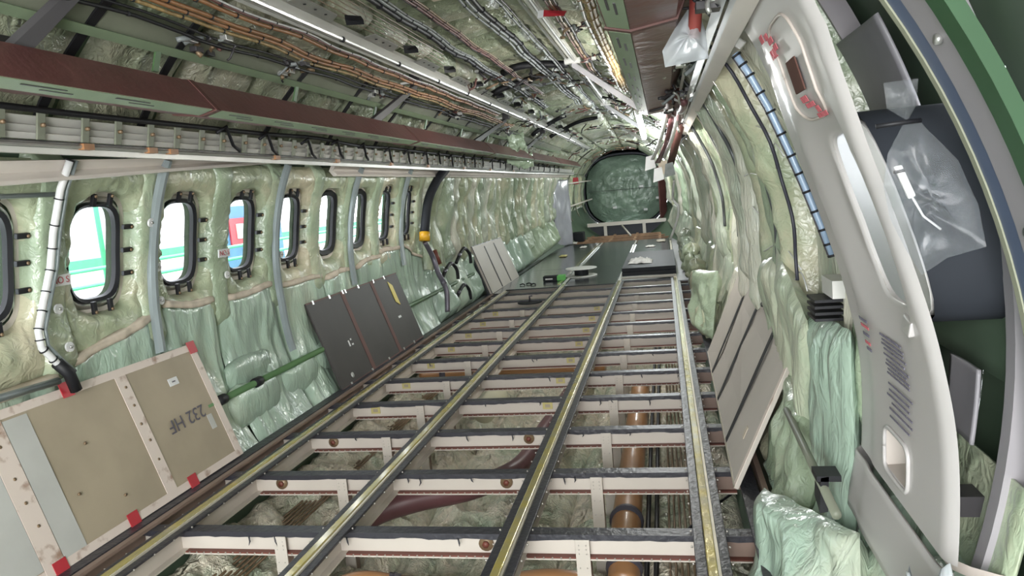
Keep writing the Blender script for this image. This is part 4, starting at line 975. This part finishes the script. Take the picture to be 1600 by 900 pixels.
for i, (x, y, z, s) in enumerate([(1.10, 2.5, 1.62, .1), (1.08, 3.1, 1.62, .12), (1.09, 3.8, 1.6, .14), (1.08, 4.6, 1.6, .16), (1.07, 5.5, 1.58, .2), (1.06, 6.5, 1.52, .22), (1.1, 1.8, 1.6, .1)]):
    tangle(x - .06, z - .045, y, s * .8, 'black and silver connector cluster over the right fairing rail, %s from the camera' % ORD[[6, 0, 1, 2, 3, 4, 5].index(i) if i < 7 else i], 14, ('black', 'blackp', 'alu', 'grey_w'))
solo('connector_box', MB().slab([(1.09, 2.3, 1.52), (1.13, 2.3, 1.49), (1.13, 2.6, 1.49), (1.09, 2.6, 1.52)], (.02, 0, .02)), 'white_al', 'pale grey connector box on the right overhead rail', 'box', bevel=.004)
# bag with red pipe
def sack(label, outline, depth, mat, name='plastic_bag', seed=1):
    """outline: list of (x,y,z) around; builds front and back puffed sheets"""
    P = [Vector(p) for p in outline]; c = sum(P, Vector()) / len(P); nrm = Vector((-.25, 1, .1)).normalized(); mb = MB(); m = 10; n = len(P)
    QQ = []
    for i in range(n):
        for s_ in range(5): QQ.append(P[i].lerp(P[(i + 1) % n], s_ / 5))
    n = len(QQ)
    for sg in (1, -1):
        rings = []
        for j in range(m + 1):
            t = j / m
            rings.append([c.lerp(q, t) + nrm * sg * depth * (1 - t ** 2.2) * (1 + .6 * nz(q.x * 25, q.z * 25, t * 2 + seed * sg)) + Vector((0, 0, 0)) for q in QQ])
        mb.sweep(rings[0], rings, smooth=True); mb.f = mb.f[:-2]; mb.sm = mb.sm[:-2]
    return solo(name, mb, mat, label, 'plastic bag')
duct('red_pipe', 'dark red open pipe inside the plastic bag overhead', 'pipe', [(1.008, 2.13, 1.63), (1.003, 2.17, 1.57), (.998, 2.195, 1.525)], .018, 'redpipe')
sack('milky plastic bag tied over a red pipe overhead right', [(.985, 2.2, 1.60), (.945, 2.2, 1.55), (.91, 2.2, 1.497), (.915, 2.2, 1.452), (1.035, 2.2, 1.462), (1.031, 2.2, 1.534), (1.015, 2.2, 1.59)], .032, 'bag2')
solo('bag_tie', MB().tube([(.90, 2.18, 1.605), (.98, 2.18, 1.60), (1.02, 2.18, 1.598), (1.05, 2.2, 1.57)], .004, 6), 'black', 'black tie around the neck of the overhead bag', 'tie')

# ---------------------------------------------------------------- right wall fittings
for i, (Y, r) in enumerate([(3.05, .007), (3.95, .010), (4.6, .009), (5.6, .011), (2.62, .006)]):  # the thinnest, nearest one paints the dark gap between blankets
    path = [H(math.radians(50) + (phi_z(.76) - math.radians(50)) * j / 22, Y + .02 * math.sin(j), 1.315) for j in range(23)]
    solo('frame_strut', MB().tube(path, r, 8), 'strut_d' if i < 4 else 'dark', 'curved dark grey strut on the right wall, %s from the camera' % ORD[[1, 2, 3, 4, 0][i]], 'strut', 'struts on the right wall')
for i, (ya, yb, z) in enumerate([(2.6, 3.3, 1.28), (2.9, 4.6, 1.10), (2.6, 3.6, .80), (3.6, 5.2, .95), (2.5, 2.75, 1.2), (2.5, 2.8, .74)]):
    P = [H(phi_z(z + .05 * math.sin(j * .5)), ya + (yb - ya) * j / 8, 1.325) for j in range(9)]
    solo('lacing_line', MB().tube(P, .0025, 5), 'white_w', 'thin white lacing cord across the right blankets, %s' % ORD[i], 'cord', 'lacing cords')
t = thing('cable_run', 'pale blue sleeved cable with black ties beside the white door liner', 'cable', (1.3, 2.15, .89))
PB = [Vector(p) + Vector((.006, 0, .004)) for p in [(1.095, 2.15, 1.455), (1.126, 2.15, 1.403), (1.175, 2.15, 1.304), (1.225, 2.15, 1.179), (1.262, 2.15, 1.08), (1.30, 2.15, .97), (1.325, 2.15, .89)]]
part('blue_sleeve', MB().tube(PB, .0095, 10), 'blue_w', t); part('dark_sleeve', MB().tube([p + Vector((.0, .035, .0)) for p in PB], .008, 8), 'clamp', t)
for j in range(13):
    u = .1 + j * .5; k = min(5, int(u)); p = PB[k].lerp(PB[k + 1], min(1, u - k)); d = (PB[k + 1] - PB[k]).normalized(); part('cable_tie', MB().tube([p - d * .003, p + d * .003], .014, 10), 'black', t)
# dark plug block
t = thing('connector_stack', 'black finned connector block wedged beside the liner on the right wall', 'connector', (1.32, 2.2, .70))
for j in range(4): part('fin', MB().box(1.29, 1.37, 2.20, 2.32, .70 + .018 * j, .708 + .018 * j), 'black', t)
part('block', MB().box(1.33, 1.38, 2.16, 2.3, .77, .82), 'white_al', t)
t = thing('tie_rod', 'dark olive tie rod with black clamp on the lower right wall', 'tie rod', (1.25, 1.8, .3))
part('rod', MB().tube([(1.262, 2.62, .31), (1.245, 1.78, .315)], .012, 10), 'rail_g', t)
part('clamp', MB().slab([(1.24, 1.93, .345), (1.24, 2.0, .345), (1.235, 2.0, .27), (1.235, 1.93, .25)], (.02, 0, .004)), 'black', t); part('clamp', MB().box(1.23, 1.29, 1.93, 2.0, .335, .35), 'black', t)

# leaning panels
def leaning(name, label, BL, BR, TR, TL, th, mat, group=None):
    """corners seen from the cabin; returns root and a function mapping (u right, v up) to the face"""
    BL, BR, TR, TL = [Vector(p) for p in (BL, BR, TR, TL)]; nrm = (BR - BL).cross(TL - BL).normalized()
    t = thing(name, label, 'panel', (BL + BR) / 2, group)
    def f(u, v, d=0): return BL.lerp(BR, u).lerp(TL.lerp(TR, u), v) + nrm * d
    part('panel_board', MB().slab([f(0, 0), f(1, 0), f(1, 1), f(0, 1)], -nrm * th), mat, t, bevel=.002)
    return t, f, nrm
def patch(t, f, n, u0, u1, v0, v1, mat, nm, d=.002, lab=None): return part(nm, MB().slab([f(u0, v0, d), f(u1, v0, d), f(u1, v1, d), f(u0, v1, d)], -n * .0025), mat, t, lab)
# beige board
t, f, n = leaning('floor_board', 'large beige board with cream taped edges leaning on the left wall', (-1.185, .80, .0), (-1.165, 3.09, .012), (-1.345, 3.08, .565), (-1.352, .80, .565), .012, 'board')
patch(t, f, n, .0, 1, .0, .055, 'boardtape', 'edge_tape'); patch(t, f, n, 0, 1, .945, 1, 'boardtape', 'edge_tape'); patch(t, f, n, .98, 1, .055, .945, 'boardtape', 'edge_tape')
patch(t, f, n, .765, .792, .055, .945, 'boardtape', 'joint_tape', .0025); patch(t, f, n, .495, .53, 0.0, 1, 'boardtape', 'joint_tape', .003); patch(t, f, n, .532, .575, .055, .93, 'board_g', 'grey_field', lab='grey film strip'); patch(t, f, n, 0.0, .494, .06, .94, 'board_g', 'grey_field')
for u, v in ((.99, .97), (.66, .985), (.835, .03), (.675, .03), (.52, .02)): patch(t, f, n, u - .012, u + .012, v - .05, v + .05, 'red', 'red_tape', .006, 'red tape square')
patch(t, f, n, .885, .912, .74, .80, 'whitelite', 'paper_label', .003); patch(t, f, n, .945, .96, .30, .42, 'board_g', 'paper_label', .003)
patch(t, f, n, .894, .903, .765, .775, 'print', 'label_print', .005)
text_part('handwriting', '232 HF', .085, 'print', t, frame_mtx(f(.89, .47, .004), -(f(1, .52) - f(0, .40)), n), .0005, 'handwritten 232 HF, upside down')
for u, v in ((.78, .86), (.78, .72), (.777, .58), (.78, .45), (.78, .3), (.68, .2), (.65, .62), (.60, .35), (.512, .8), (.512, .6), (.512, .45), (.515, .3)): part('screw_mark', MB().tube([f(u, v, 0), f(u, v, .005)], .006, 8), 'rods', t)
# dark panel
t, f, n = leaning('floor_board', 'dark brown-black panel leaning on the left wall with a yellow tape mark', (-1.155, 4.22, .0), (-1.15, 5.82, .01), (-1.335, 5.82, .565), (-1.34, 4.22, .565), .014, 'darkpanel')
for u in (.33, .66): patch(t, f, n, u - .016, u + .016, .01, .99, 'brownstripe', 'stripe', .0022)
part('yellow_mark', MB().slab([f(.845, .62, .004), f(.885, .56, .004), f(.885, .85, .004), f(.845, .92, .004)], -n * .003), 'yellow', t, 'yellow tape mark')
patch(t, f, n, .80, .835, .40, .43, 'whitelite', 'label'); patch(t, f, n, .20, .21, .38, .45, 'whitelite', 'chalk_mark'); patch(t, f, n, .225, .24, .38, .40, 'whitelite', 'chalk_mark'); patch(t, f, n, .225, .235, .44, .46, 'whitelite', 'chalk_mark'); 
part('round_sticker', MB().tube([f(.12, .09, 0), f(.12, .09, .004)], .018, 14), 'board_g', t)
for u in (.05, .2, .33, .36, .5, .68, .82): part('edge_clip', MB().slab([f(u, .965, .004), f(u + .012, .965, .004), f(u + .012, 1.01, .004), f(u, 1.01, .004)], -n * .01), 'alu', t)
for u in (.08, .3, .5, .7, .85): part('edge_clip', MB().slab([f(u, -.01, .004), f(u + .012, -.01, .004), f(u + .012, .03, .004), f(u, .03, .004)], -n * .01), 'alu', t)
for u, v, w, h in ((0, 0, 1, .015), (0, .985, 1, .015)): patch(t, f, n, 0, 1, v, v + h, 'brownstripe', 'edge_strip')
# grey striped far-left panel
t, f, n = leaning('floor_board', 'grey panel with two black lines leaning on the far left wall', (-1.10, 8.2, .0), (-1.08, 9.75, .01), (-1.29, 9.75, .56), (-1.30, 8.2, .57), .03, 'greypanel')
for u in (.36, .68): patch(t, f, n, u - .013, u + .013, .02, .93, 'black', 'black_line')
patch(t, f, n, 0, 1, .985, 1, 'tape', 'edge_strip'); patch(t, f, n, 0, .015, 0, 1, 'slab', 'edge_strip', .003)
solo('backing_sheet', MB().slab([(-1.12, 8.14, -.005), (-1.12, 8.19, .0), (-1.33, 8.19, .58), (-1.33, 8.14, .57)], (-.02, 0, 0)), 'slab', 'dark edge board behind the grey far left panel', 'panel')
# grey striped right panel
t, f, n = leaning('floor_board', 'pale grey panel with three black lines leaning on the right wall', (1.107, 4.86, .0), (1.076, 2.66, .008), (1.345, 2.90, .465), (1.345, 4.90, .54), .016, 'greypanel')
for u in (.25, .50, .78): patch(t, f, n, u - .011, u + .011, .02, .96, 'black', 'black_line')
patch(t, f, n, 0, 1, .965, 1.0, 'tape', 'top_tape', .003, 'frayed black top edge'); patch(t, f, n, .985, 1, .0, .97, 'boardtape', 'side_edge', .002); patch(t, f, n, .0, 1, 0, .015, 'trackw', 'bottom_edge', .002)
patch(t, f, n, .90, .915, .22, .30, 'edge', 'stain', .002)
for j in range(14):
    u = j / 14 + .02; part('tape_shred', MB().slab([f(u, .955, .005), f(u + .04, .95, .005), f(u + .05, 1.015, .005), f(u + .01, 1.02, .004)], -n * .01), 'tape', t)

# ---------------------------------------------------------------- emergency exit liner
LZ = [.26, .42, .64, .83, 1.01, 1.16, 1.37, 1.47, 1.60]; LXs = [1.318, 1.343, 1.345, 1.315, 1.265, 1.215, 1.155, 1.11, 1.03]
def LX(z):
    for i in range(len(LZ) - 1):
        if z <= LZ[i + 1]: break
    t = max(0, (z - LZ[i]) / (LZ[i + 1] - LZ[i])); p0 = LXs[max(0, i - 1)]; p1, p2 = LXs[i], LXs[i + 1]; p3 = LXs[min(len(LXs) - 1, i + 2)]
    return .5 * (2 * p1 + (p2 - p0) * t + (2 * p0 - 5 * p1 + 4 * p2 - p3) * t * t + (3 * p1 - p0 - 3 * p2 + p3) * t ** 3)
WC, WZc, AW, AH = 1.568, 1.03, .128, .172         # aperture centre/half sizes on the liner
def lsurf(Y, z, d=0):
    u = (Y - WC) / (.163 if Y < WC else .31); v = (z - WZc) / .26; q = (abs(u) ** 2.6 + abs(v) ** 2.6) ** (1 / 2.6)
    sc_ = .075 * max(0, 1 - q) ** 1.0 if q < 1 else 0
    sc_ = min(sc_, .032)
    edge = .03 * (max(0, (Y - 1.97) / .05)) ** 2 + .02 * (max(0, (1.39 - Y) / .04)) ** 2
    flange = .006 * (1 / (1 + math.exp(-(Y - 1.86) / .012)))
    return Vector((LX(z) + sc_ * .9 + edge + flange + d, Y, z))
LY0, LY1, LZ0, LZ1 = 1.355, 2.02, .415, 1.485
root = thing('exit_liner', 'white moulded emergency exit liner with window on the right wall', 'door liner', (1.34, 1.68, .27))
def in_ap(Y, z): return (abs((Y - WC) / AW) ** 3.4 + abs((z - WZc) / AH) ** 3.4) < 1
# polar patch around the aperture + outer grid
n = 80; rings = []
by0, by1, bz0, bz1 = WC - .17, WC + .31, WZc - .28, WZc + .28
def ray_box(a):
    c, s_ = math.cos(a), math.sin(a); m = 1e9
    if c > 1e-9: m = min(m, (by1 - WC) / c)
    if c < -1e-9: m = min(m, (by0 - WC) / c)
    if s_ > 1e-9: m = min(m, (bz1 - WZc) / s_)
    if s_ < -1e-9: m = min(m, (bz0 - WZc) / s_)
    return c * m, s_ * m
angs = sorted([2 * PI * k / n for k in range(n)] + [math.atan2(dz, dy) % (2 * PI) for dy in (by0 - WC, by1 - WC) for dz in (bz0 - WZc, bz1 - WZc)])
mb = MB()
for j in range(-2, 15):
    t = j / 14; ring = []
    for a in angs:
        u0, v0 = squircle(a, AW, AH, 3.4); u1, v1 = ray_box(a)
        if j < 0: ring.append(lsurf(WC + u0 * (1 + .02 * j), WZc + v0 * (1 + .02 * j)) + Vector((.006 * -j, 0, 0)))
        else: ring.append(lsurf(WC + u0 + (u1 - u0) * t, WZc + v0 + (v1 - v0) * t))
    rings.append(ring)
mb.sweep(rings[0], rings, smooth=True); mb.f = mb.f[:-2]; mb.sm = mb.sm[:-2]
HY, HZ = 1.66, .50      # grip recess
def piece(Ya, Yb, za, zb, nu, nv): mb.grid(nu, nv, lambda a, b: lsurf(Ya + (Yb - Ya) * a, za + (zb - za) * b))
piece(LY0, by0, bz0, bz1, 4, 16) if by0 > LY0 else None
piece(by1, LY1, bz0, bz1, 20, 16); piece(LY0, LY1, bz1, LZ1, 40, 18)
hy0, hy1, hz0, hz1 = HY - .075, HY + .075, HZ - .043, HZ + .043
piece(LY0, LY1, hz1, bz0, 40, 12); piece(LY0, LY1, LZ0, hz0, 40, 3); piece(LY0, hy0, hz0, hz1, 14, 6); piece(hy1, LY1, hz0, hz1, 24, 6)
part('liner_panel', mb, 'liner', root)
mb = MB(); q = [(hy0, hz0), (hy1, hz0), (hy1, hz1), (hy0, hz1)]; r0 = [lsurf(*p) for p in q]; r1 = [lsurf(HY + (p[0] - HY) * .8, HZ + (p[1] - HZ) * .8) + Vector((.05, 0, 0)) for p in q]
mb.sweep(r0, [r0, r1]); mb.f = [f_ for f_ in mb.f if len(f_) == 4]; mb.f = mb.f[:4] + [mb.f[-1]]; mb.sm = [False] * 5
gr = part('grip_recess', mb, 'liner_dk', root, 'recessed hand grip')
def rim(cy, cz, w, h, r, mat, nm, par, p=5):
    P = [lsurf(cy + squircle(2 * PI * k / 60, w, h, p)[0], cz + squircle(2 * PI * k / 60, w, h, p)[1], -.002) for k in range(61)]
    return part(nm, MB().tube(P, r, 6), mat, par)
rim(HY, HZ, .083, .052, .005, 'liner', 'grip_rim', root)
mb = MB(); piece2 = lambda Ya, Yb, za, zb, d: mb.grid(30, 8, lambda a, b: lsurf(Ya + (Yb - Ya) * a, za + (zb - za) * b, d))
mb.grid(34, 8, lambda a, b: lsurf(1.355 + (2.06 - 1.355) * a, .255 + .148 * b, -.004) - Vector((.0, 0, 0)))
part('lower_panel', mb, 'liner', root, 'separate lower panel', solid=.008)
mb = MB(); mb.grid(30, 2, lambda a, b: lsurf(1.30 + .72 * a, .40 + .02 * b, .012)); part('seam_gap', mb, 'liner_dk', root)
mb = MB(); rg = [lsurf(WC + squircle(2 * PI * k / 40, AW + .01, AH + .01, 3.4)[0], WZc + squircle(2 * PI * k / 40, AW + .01, AH + .01, 3.4)[1]) + Vector((.013, 0, 0)) for k in range(40)]
part('shade_pane', MB().add(rg, [tuple(range(40))]), M['frost'], root, 'frosted bright pane')
part('shade_tab', MB().slab([lsurf(1.42, .845, -.004), lsurf(1.52, .845, -.004), lsurf(1.51, .815, -.012), lsurf(1.43, .815, -.012)], (.02, 0, .004)), 'liner', root, bevel=.004)
jr = [[lsurf(WC + squircle(2 * PI * k / 48, AW * f_, AH * f_, 3.4)[0], WZc + squircle(2 * PI * k / 48, AW * f_, AH * f_, 3.4)[1]) + Vector((d_, 0, 0)) for k in range(48)] for f_, d_ in ((.985, .004), (1.0, .0125))]
jm = MB().sweep(jr[0], jr, smooth=True); jm.f = jm.f[:-2]; jm.sm = jm.sm[:-2]; part('window_jamb', jm, 'liner_dk', root, 'brownish window jamb')
for ex, mt_, nm_ in ((.02, 'white', 'window_tunnel'), (.032, 'cavity', 'tunnel_sleeve')):  # added white tube throws daylight on the pane; dark outer tube conceals it
    rr_ = []
    for f_ in (0, 1):
        ring = []
        for k in range(32):
            u_, v_ = squircle(2 * PI * k / 32, AW + ex, AH + ex, 3.4); ring.append(Vector((LX(WZc + v_) + .047 if f_ == 0 else 1.53, WC + u_, WZc + v_)))
        rr_.append(ring)
    mb = MB(); mb.sweep(rr_[0], rr_, smooth=True); mb.f = mb.f[:-2]; mb.sm = mb.sm[:-2]; part(nm_, mb, mt_, root)
# handle cover
cv = rim(1.62, 1.335, .125, .10, .0035, 'liner_dk', 'handle_cover_outline', root, 4)
def lpatch(Ya, Yb, za, zb, mat, nm, d=-.003): return part(nm, MB().slab([lsurf(Ya, za, d), lsurf(Yb, za, d), lsurf(Yb, zb, d), lsurf(Ya, zb, d)], (.002, 0, 0)), mat, root)
part('handle_window', MB().slab([lsurf(1.57, 1.29, -.007), lsurf(1.665, 1.29, -.007), lsurf(1.665, 1.355, -.007), lsurf(1.57, 1.355, -.007)], (.003, 0, 0)), 'brownwin', root, 'brown handle window')
rp = random.Random(5)
def printline(Yc, z, length, h, mat):
    x = -length / 2; mb = MB()
    while x < length / 2:
        w = rp.uniform(.004, .009); mb.slab([lsurf(Yc - x, z - h / 2, -.006), lsurf(Yc - x - w, z - h / 2, -.006), lsurf(Yc - x - w, z + h / 2, -.006), lsurf(Yc - x, z + h / 2, -.006)], (.0015, 0, 0)); x += w + .003
    part('printed_line', mb, mat, root)
for Yc, z, L, h in ((1.72, 1.412, .05, .012), (1.70, 1.395, .035, .012), (1.63, 1.275, .05, .012), (1.61, 1.262, .07, .009), (1.57, 1.25, .03, .012), (1.56, 1.238, .09, .009), (1.80, 1.43, .04, .016), (1.745, 1.425, .03, .012)): printline(Yc, z, L, h, 'redprint')
text_part('cover_text', 'PULL', .03, 'redprint', root, frame_mtx(lsurf(1.73, 1.385, -.008), (0, -1, 0), (-.9, 0, -.35)))
for i, z in enumerate([.775, .765, .755, .745, .732, .72, .71, .70, .69]): printline(1.60 - .01 * (i % 2), z, .14, .004, 'print2')
for i, z in enumerate([.78, .765, .745, .725, .71]): printline(1.80, z, .07 - .008 * i, .007, 'print2' if i % 2 == 0 else 'redprint')
for i, z in enumerate([.665, .65, .636, .622, .606, .588]): printline(1.60 + .01 * (i % 3), z, .15 - .02 * (i % 2), .004, 'print2')

# near frames to the right of the liner
def HF_(ph, Y, R, zc): return Vector((R * math.sin(ph), Y, zc + R * math.cos(ph)))
def arcband(name, label, Ya, Yb, R0, th, mat, cat='frame', a0=40, a1=128, group=None, zc=ZC):
    rings = []
    for j in range(40):
        ph = math.radians(a0 + (a1 - a0) * j / 39); rings.append([HF_(ph, Ya, R0, zc), HF_(ph, Yb, R0, zc), HF_(ph, Yb, R0 + th, zc), HF_(ph, Ya, R0 + th, zc)])
    return solo(name, MB().sweep(rings[0], rings, smooth=False), mat, label, cat, group)
BD = [1.285, 1.268, 1.215, 1.128, 1.118, 1.07]
arcband('door_seal', 'pale yellow seal strip curving beside the exit liner', BD[1], BD[0], 1.45, .03, 'seal_y', 'seal', 30, 115, None, .62)
arcband('door_seal', 'blue-grey rubber seal band right of the yellow seal', BD[2] + .002, BD[1] - .002, 1.452, .03, 'bluegrey', 'seal', 30, 115, None, .62)
t = arcband('door_frame', 'grey-mauve riveted door frame cap at the right edge', BD[3], BD[2], 1.45, .012, 'capgrey', 'frame', 30, 115, None, .62)
arcband('door_frame', 'thin bright edge of the door frame at the right', BD[3] - .008, BD[3] - .001, 1.445, .03, 'alu', 'frame', 30, 115, None, .62)
arcband('door_frame', 'green primed fuselage frame at the far right edge', BD[5], BD[4], 1.44, .02, 'frame_green', 'frame', 30, 115, None, .62)
for i, z in enumerate([1.30, 1.02, .80]):
    p = HF_(math.acos((z - .62) / 1.45), (BD[2] + BD[3]) / 2, 1.45, .62); solo('frame_bolt', MB().tube([p, p - Vector((.008, 0, 0))], .008, 10), 'alu', '%s bolt head on the grey door frame' % ['upper', 'middle', 'lower'][i], 'bolt', 'door frame bolts')
blanket('insulation_blanket', 'green blanket behind the green frame at the right edge', 'bl_column', math.radians(42), math.radians(125), -.6, BD[5] - .01, 1.50, .03, 77, 16, 40, .015)
for z in (1.25, .8): arcband('cross_strap', 'pale bracket strap across the %s right edge blanket' % ('upper' if z > 1 else 'lower'), .2, BD[5] - .02, 1.45, .02, 'capgrey', 'strap', math.degrees(phi_z(z)), math.degrees(phi_z(z)) + 1.6)
for i, (a, b, z0, z1, R, mt, lb) in enumerate([(1.62, 1.98, 1.20, 1.40, 1.455, 'plate', 'grey rounded plate in the cavity behind the exit liner, upper'), (1.48, 1.62, .60, .74, 1.44, 'plate', 'grey plate flap in the cavity right of the liner, lower'), (1.25, 1.9, .72, 1.12, 1.48, 'skin', 'dark green-grey backing pad in the door cavity, middle'), (1.3, 1.9, .3, .58, 1.47, 'bl_column', 'mint pad low in the door cavity')]):
    mb = MB().grid(12, 12, lambda u, v: H(phi_z(z1) + (phi_z(z0) - phi_z(z1)) * v, a + (b - a) * u, R + .004 * math.sin(u * 3)))
    solo('cavity_plate', mb, mt, lb, 'plate', solid=.006)
for i, (y, R) in enumerate([(1.38, 1.46), (1.95, 1.47)]): arcband('cavity_rib', 'mauve-grey rib inside the door cavity, %s' % ['nearer', 'farther'][i], y, y + .035, R, .05, 'capgrey', 'rib', 40, 128, 'door cavity ribs')
crumple('crumpled_wrap', 1.30, 1.25, .30, .14, .22, .10, 'bag2', 'crumpled plastic wrap at the bottom right corner', 'plastic wrap', 4)
solo('cavity_bracket', MB().box(1.40, 1.45, 1.46, 1.52, .46, .50), 'blackp', 'small square bracket low in the door cavity', 'bracket')
sack('clear plastic bag hanging by a black tie beside the exit liner', [(1.245, 1.22, 1.192), (1.222, 1.22, 1.149), (1.215, 1.22, 1.10), (1.223, 1.22, 1.05), (1.245, 1.22, 1.0), (1.266, 1.22, .961), (1.302, 1.22, .985), (1.355, 1.22, .998), (1.345, 1.22, 1.06), (1.318, 1.22, 1.13), (1.268, 1.22, 1.19)], .022, 'bag', seed=4)
sack('gathered top of the clear plastic bag above its black tie', [(1.218, 1.22, 1.253), (1.266, 1.22, 1.254), (1.262, 1.22, 1.215), (1.25, 1.22, 1.194), (1.222, 1.22, 1.215)], .012, 'bag', seed=9)
solo('bag_tie', MB().tube([(1.205, 1.215, 1.19), (1.24, 1.212, 1.192), (1.268, 1.22, 1.193)], .004, 6), 'black', 'black tie around the clear bag beside the liner', 'tie')
t = thing('white_tag', 'white plastic tag on a curved wire inside the clear bag', 'tag', (1.25, 1.22, 1.07))
part('tag_body', MB().slab([(1.232, 1.225, 1.128), (1.243, 1.225, 1.13), (1.262, 1.225, 1.082), (1.252, 1.225, 1.077)], (0, .008, 0)), 'white', t, bevel=.002)
part('tag_band', MB().slab([(1.232, 1.223, 1.122), (1.245, 1.223, 1.124), (1.246, 1.223, 1.119), (1.233, 1.223, 1.117)], (0, .012, 0)), 'black', t); part('tag_wire', MB().tube([(1.257, 1.228, 1.08), (1.272, 1.228, 1.05), (1.296, 1.228, 1.028)], .0018, 6), 'whitelite', t)

# ---------------------------------------------------------------- outside
solo('apron_ground', MB().box(-60, -7.6, -20, 90, -.30, -.20), 'apron', 'mauve-grey apron seen through the left windows', 'ground')
solo('green_matting', MB().box(-7.6, -3.4, -20, 60, -.30, -.18), 'green_dock', 'green deck strip outside just below the left windows', 'ground')
solo('hangar_building', MB().box(-46, -44, -10, 90, -.2, 5), 'hangarw', 'white building far outside the left windows', 'building')
solo('green_dock', MB().box(-18.5, -18, -4, 70, -.2, .18), 'green_dock', 'low green wall across the apron outside the left windows', 'wall')
for i in range(9):
    y = 5.0 + i * 2.1
    solo('scaffold_pole', MB().tube([(-7, y, -.2), (-6.6, y + (.8 if i % 2 else -.5), 4.2)], .035, 8), 'mint_scaf' if i % 3 else 'steel_out', '%s scaffold pole outside the left windows' % ORD[i], 'scaffold pole', 'scaffold poles')
for i, z in enumerate([.42, .62, 2.1]): solo('scaffold_rail', MB().tube([(-6.2, 0, z), (-6.2, 30, z + .1)], .025, 8), 'mint_scaf' if i < 2 else 'steel_out', '%s scaffold rail outside the left windows' % ['lower mint', 'middle mint', 'upper grey'][i], 'scaffold rail', 'scaffold rails')
t = thing('equipment_box', 'blue equipment box with a red framed square outside the third full window', 'box', (-7.2, 12.8, -.2))
part('box_body', MB().box(-7.6, -7.1, 12.3, 14.5, -.2, 1.35), 'bluebox', t); part('red_frame', MB().box(-7.1, -7.07, 12.55, 13.5, .62, 1.12), 'redpaint', t); part('white_panel', MB().box(-7.07, -7.05, 12.75, 13.3, .73, 1.01), 'hangarw', t)

# ---------------------------------------------------------------- light
w = bpy.data.worlds.new('overcast'); sc.world = w; w.use_nodes = True
bg = w.node_tree.nodes['Background']; bg.inputs[0].default_value = (.93, .97, 1, 1); bg.inputs[1].default_value = 6.0
def area(name, loc, rot, sx, sy, e, col=(1, .98, .95)):
    l = bpy.data.lights.new(name, 'AREA'); l.shape = 'RECTANGLE'; l.size = sx; l.size_y = sy; l.energy = e; l.color = col
    o = bpy.data.objects.new(name, l); o.location = loc; o.rotation_euler = rot; C.objects.link(o); return o
# added unseen fills: light from behind the photographer, and one aimed at the ceiling
area('cabin_light_behind', (.65, -1.5, 1.3), (math.radians(92), 0, math.radians(26)), 1.2, 1.4, 88, (1, .98, .96))
area('cabin_light_overhead', (-.1, -.1, 1.2), (math.radians(155), 0, 0), 1.0, .6, 8, (1, .98, .95))
for i, (y, e) in enumerate([(9.0, 34), (12.6, 44), (15.6, 34)]):  # unseen fills added to brighten the aft cabin and bulkhead
    l = bpy.data.lights.new('aft_work_light', 'POINT'); l.energy = e; l.shadow_soft_size = .12; l.color = (.93, .98, 1)
    o = bpy.data.objects.new('aft_work_light', l); o.location = (.62, y, 1.45); C.objects.link(o)
sc.view_settings.view_transform = 'Standard'; sc.view_settings.look = 'None'; sc.view_settings.gamma = 1; sc.view_settings.exposure = .42
try: sc.view_settings.use_curve_mapping = False
except Exception: pass

# ---------------------------------------------------------------- camera
cam = bpy.data.cameras.new('camera'); cam.sensor_width = 36; cam.lens = 1155 / 1600 * 36; cam.clip_start = .02; cam.clip_end = 200
co = bpy.data.objects.new('camera', cam); C.objects.link(co); sc.camera = co
fwd = Vector((-.20723012, .96996109, -.12740157)); rt = Vector((.97645249, .19709608, -.08771353)); up = Vector((.05996836, .14257846, .98796517))
m = Matrix((rt, up, -fwd)).transposed().to_4x4(); m.translation = Vector((.888, 0, 1.14)); co.matrix_world = m
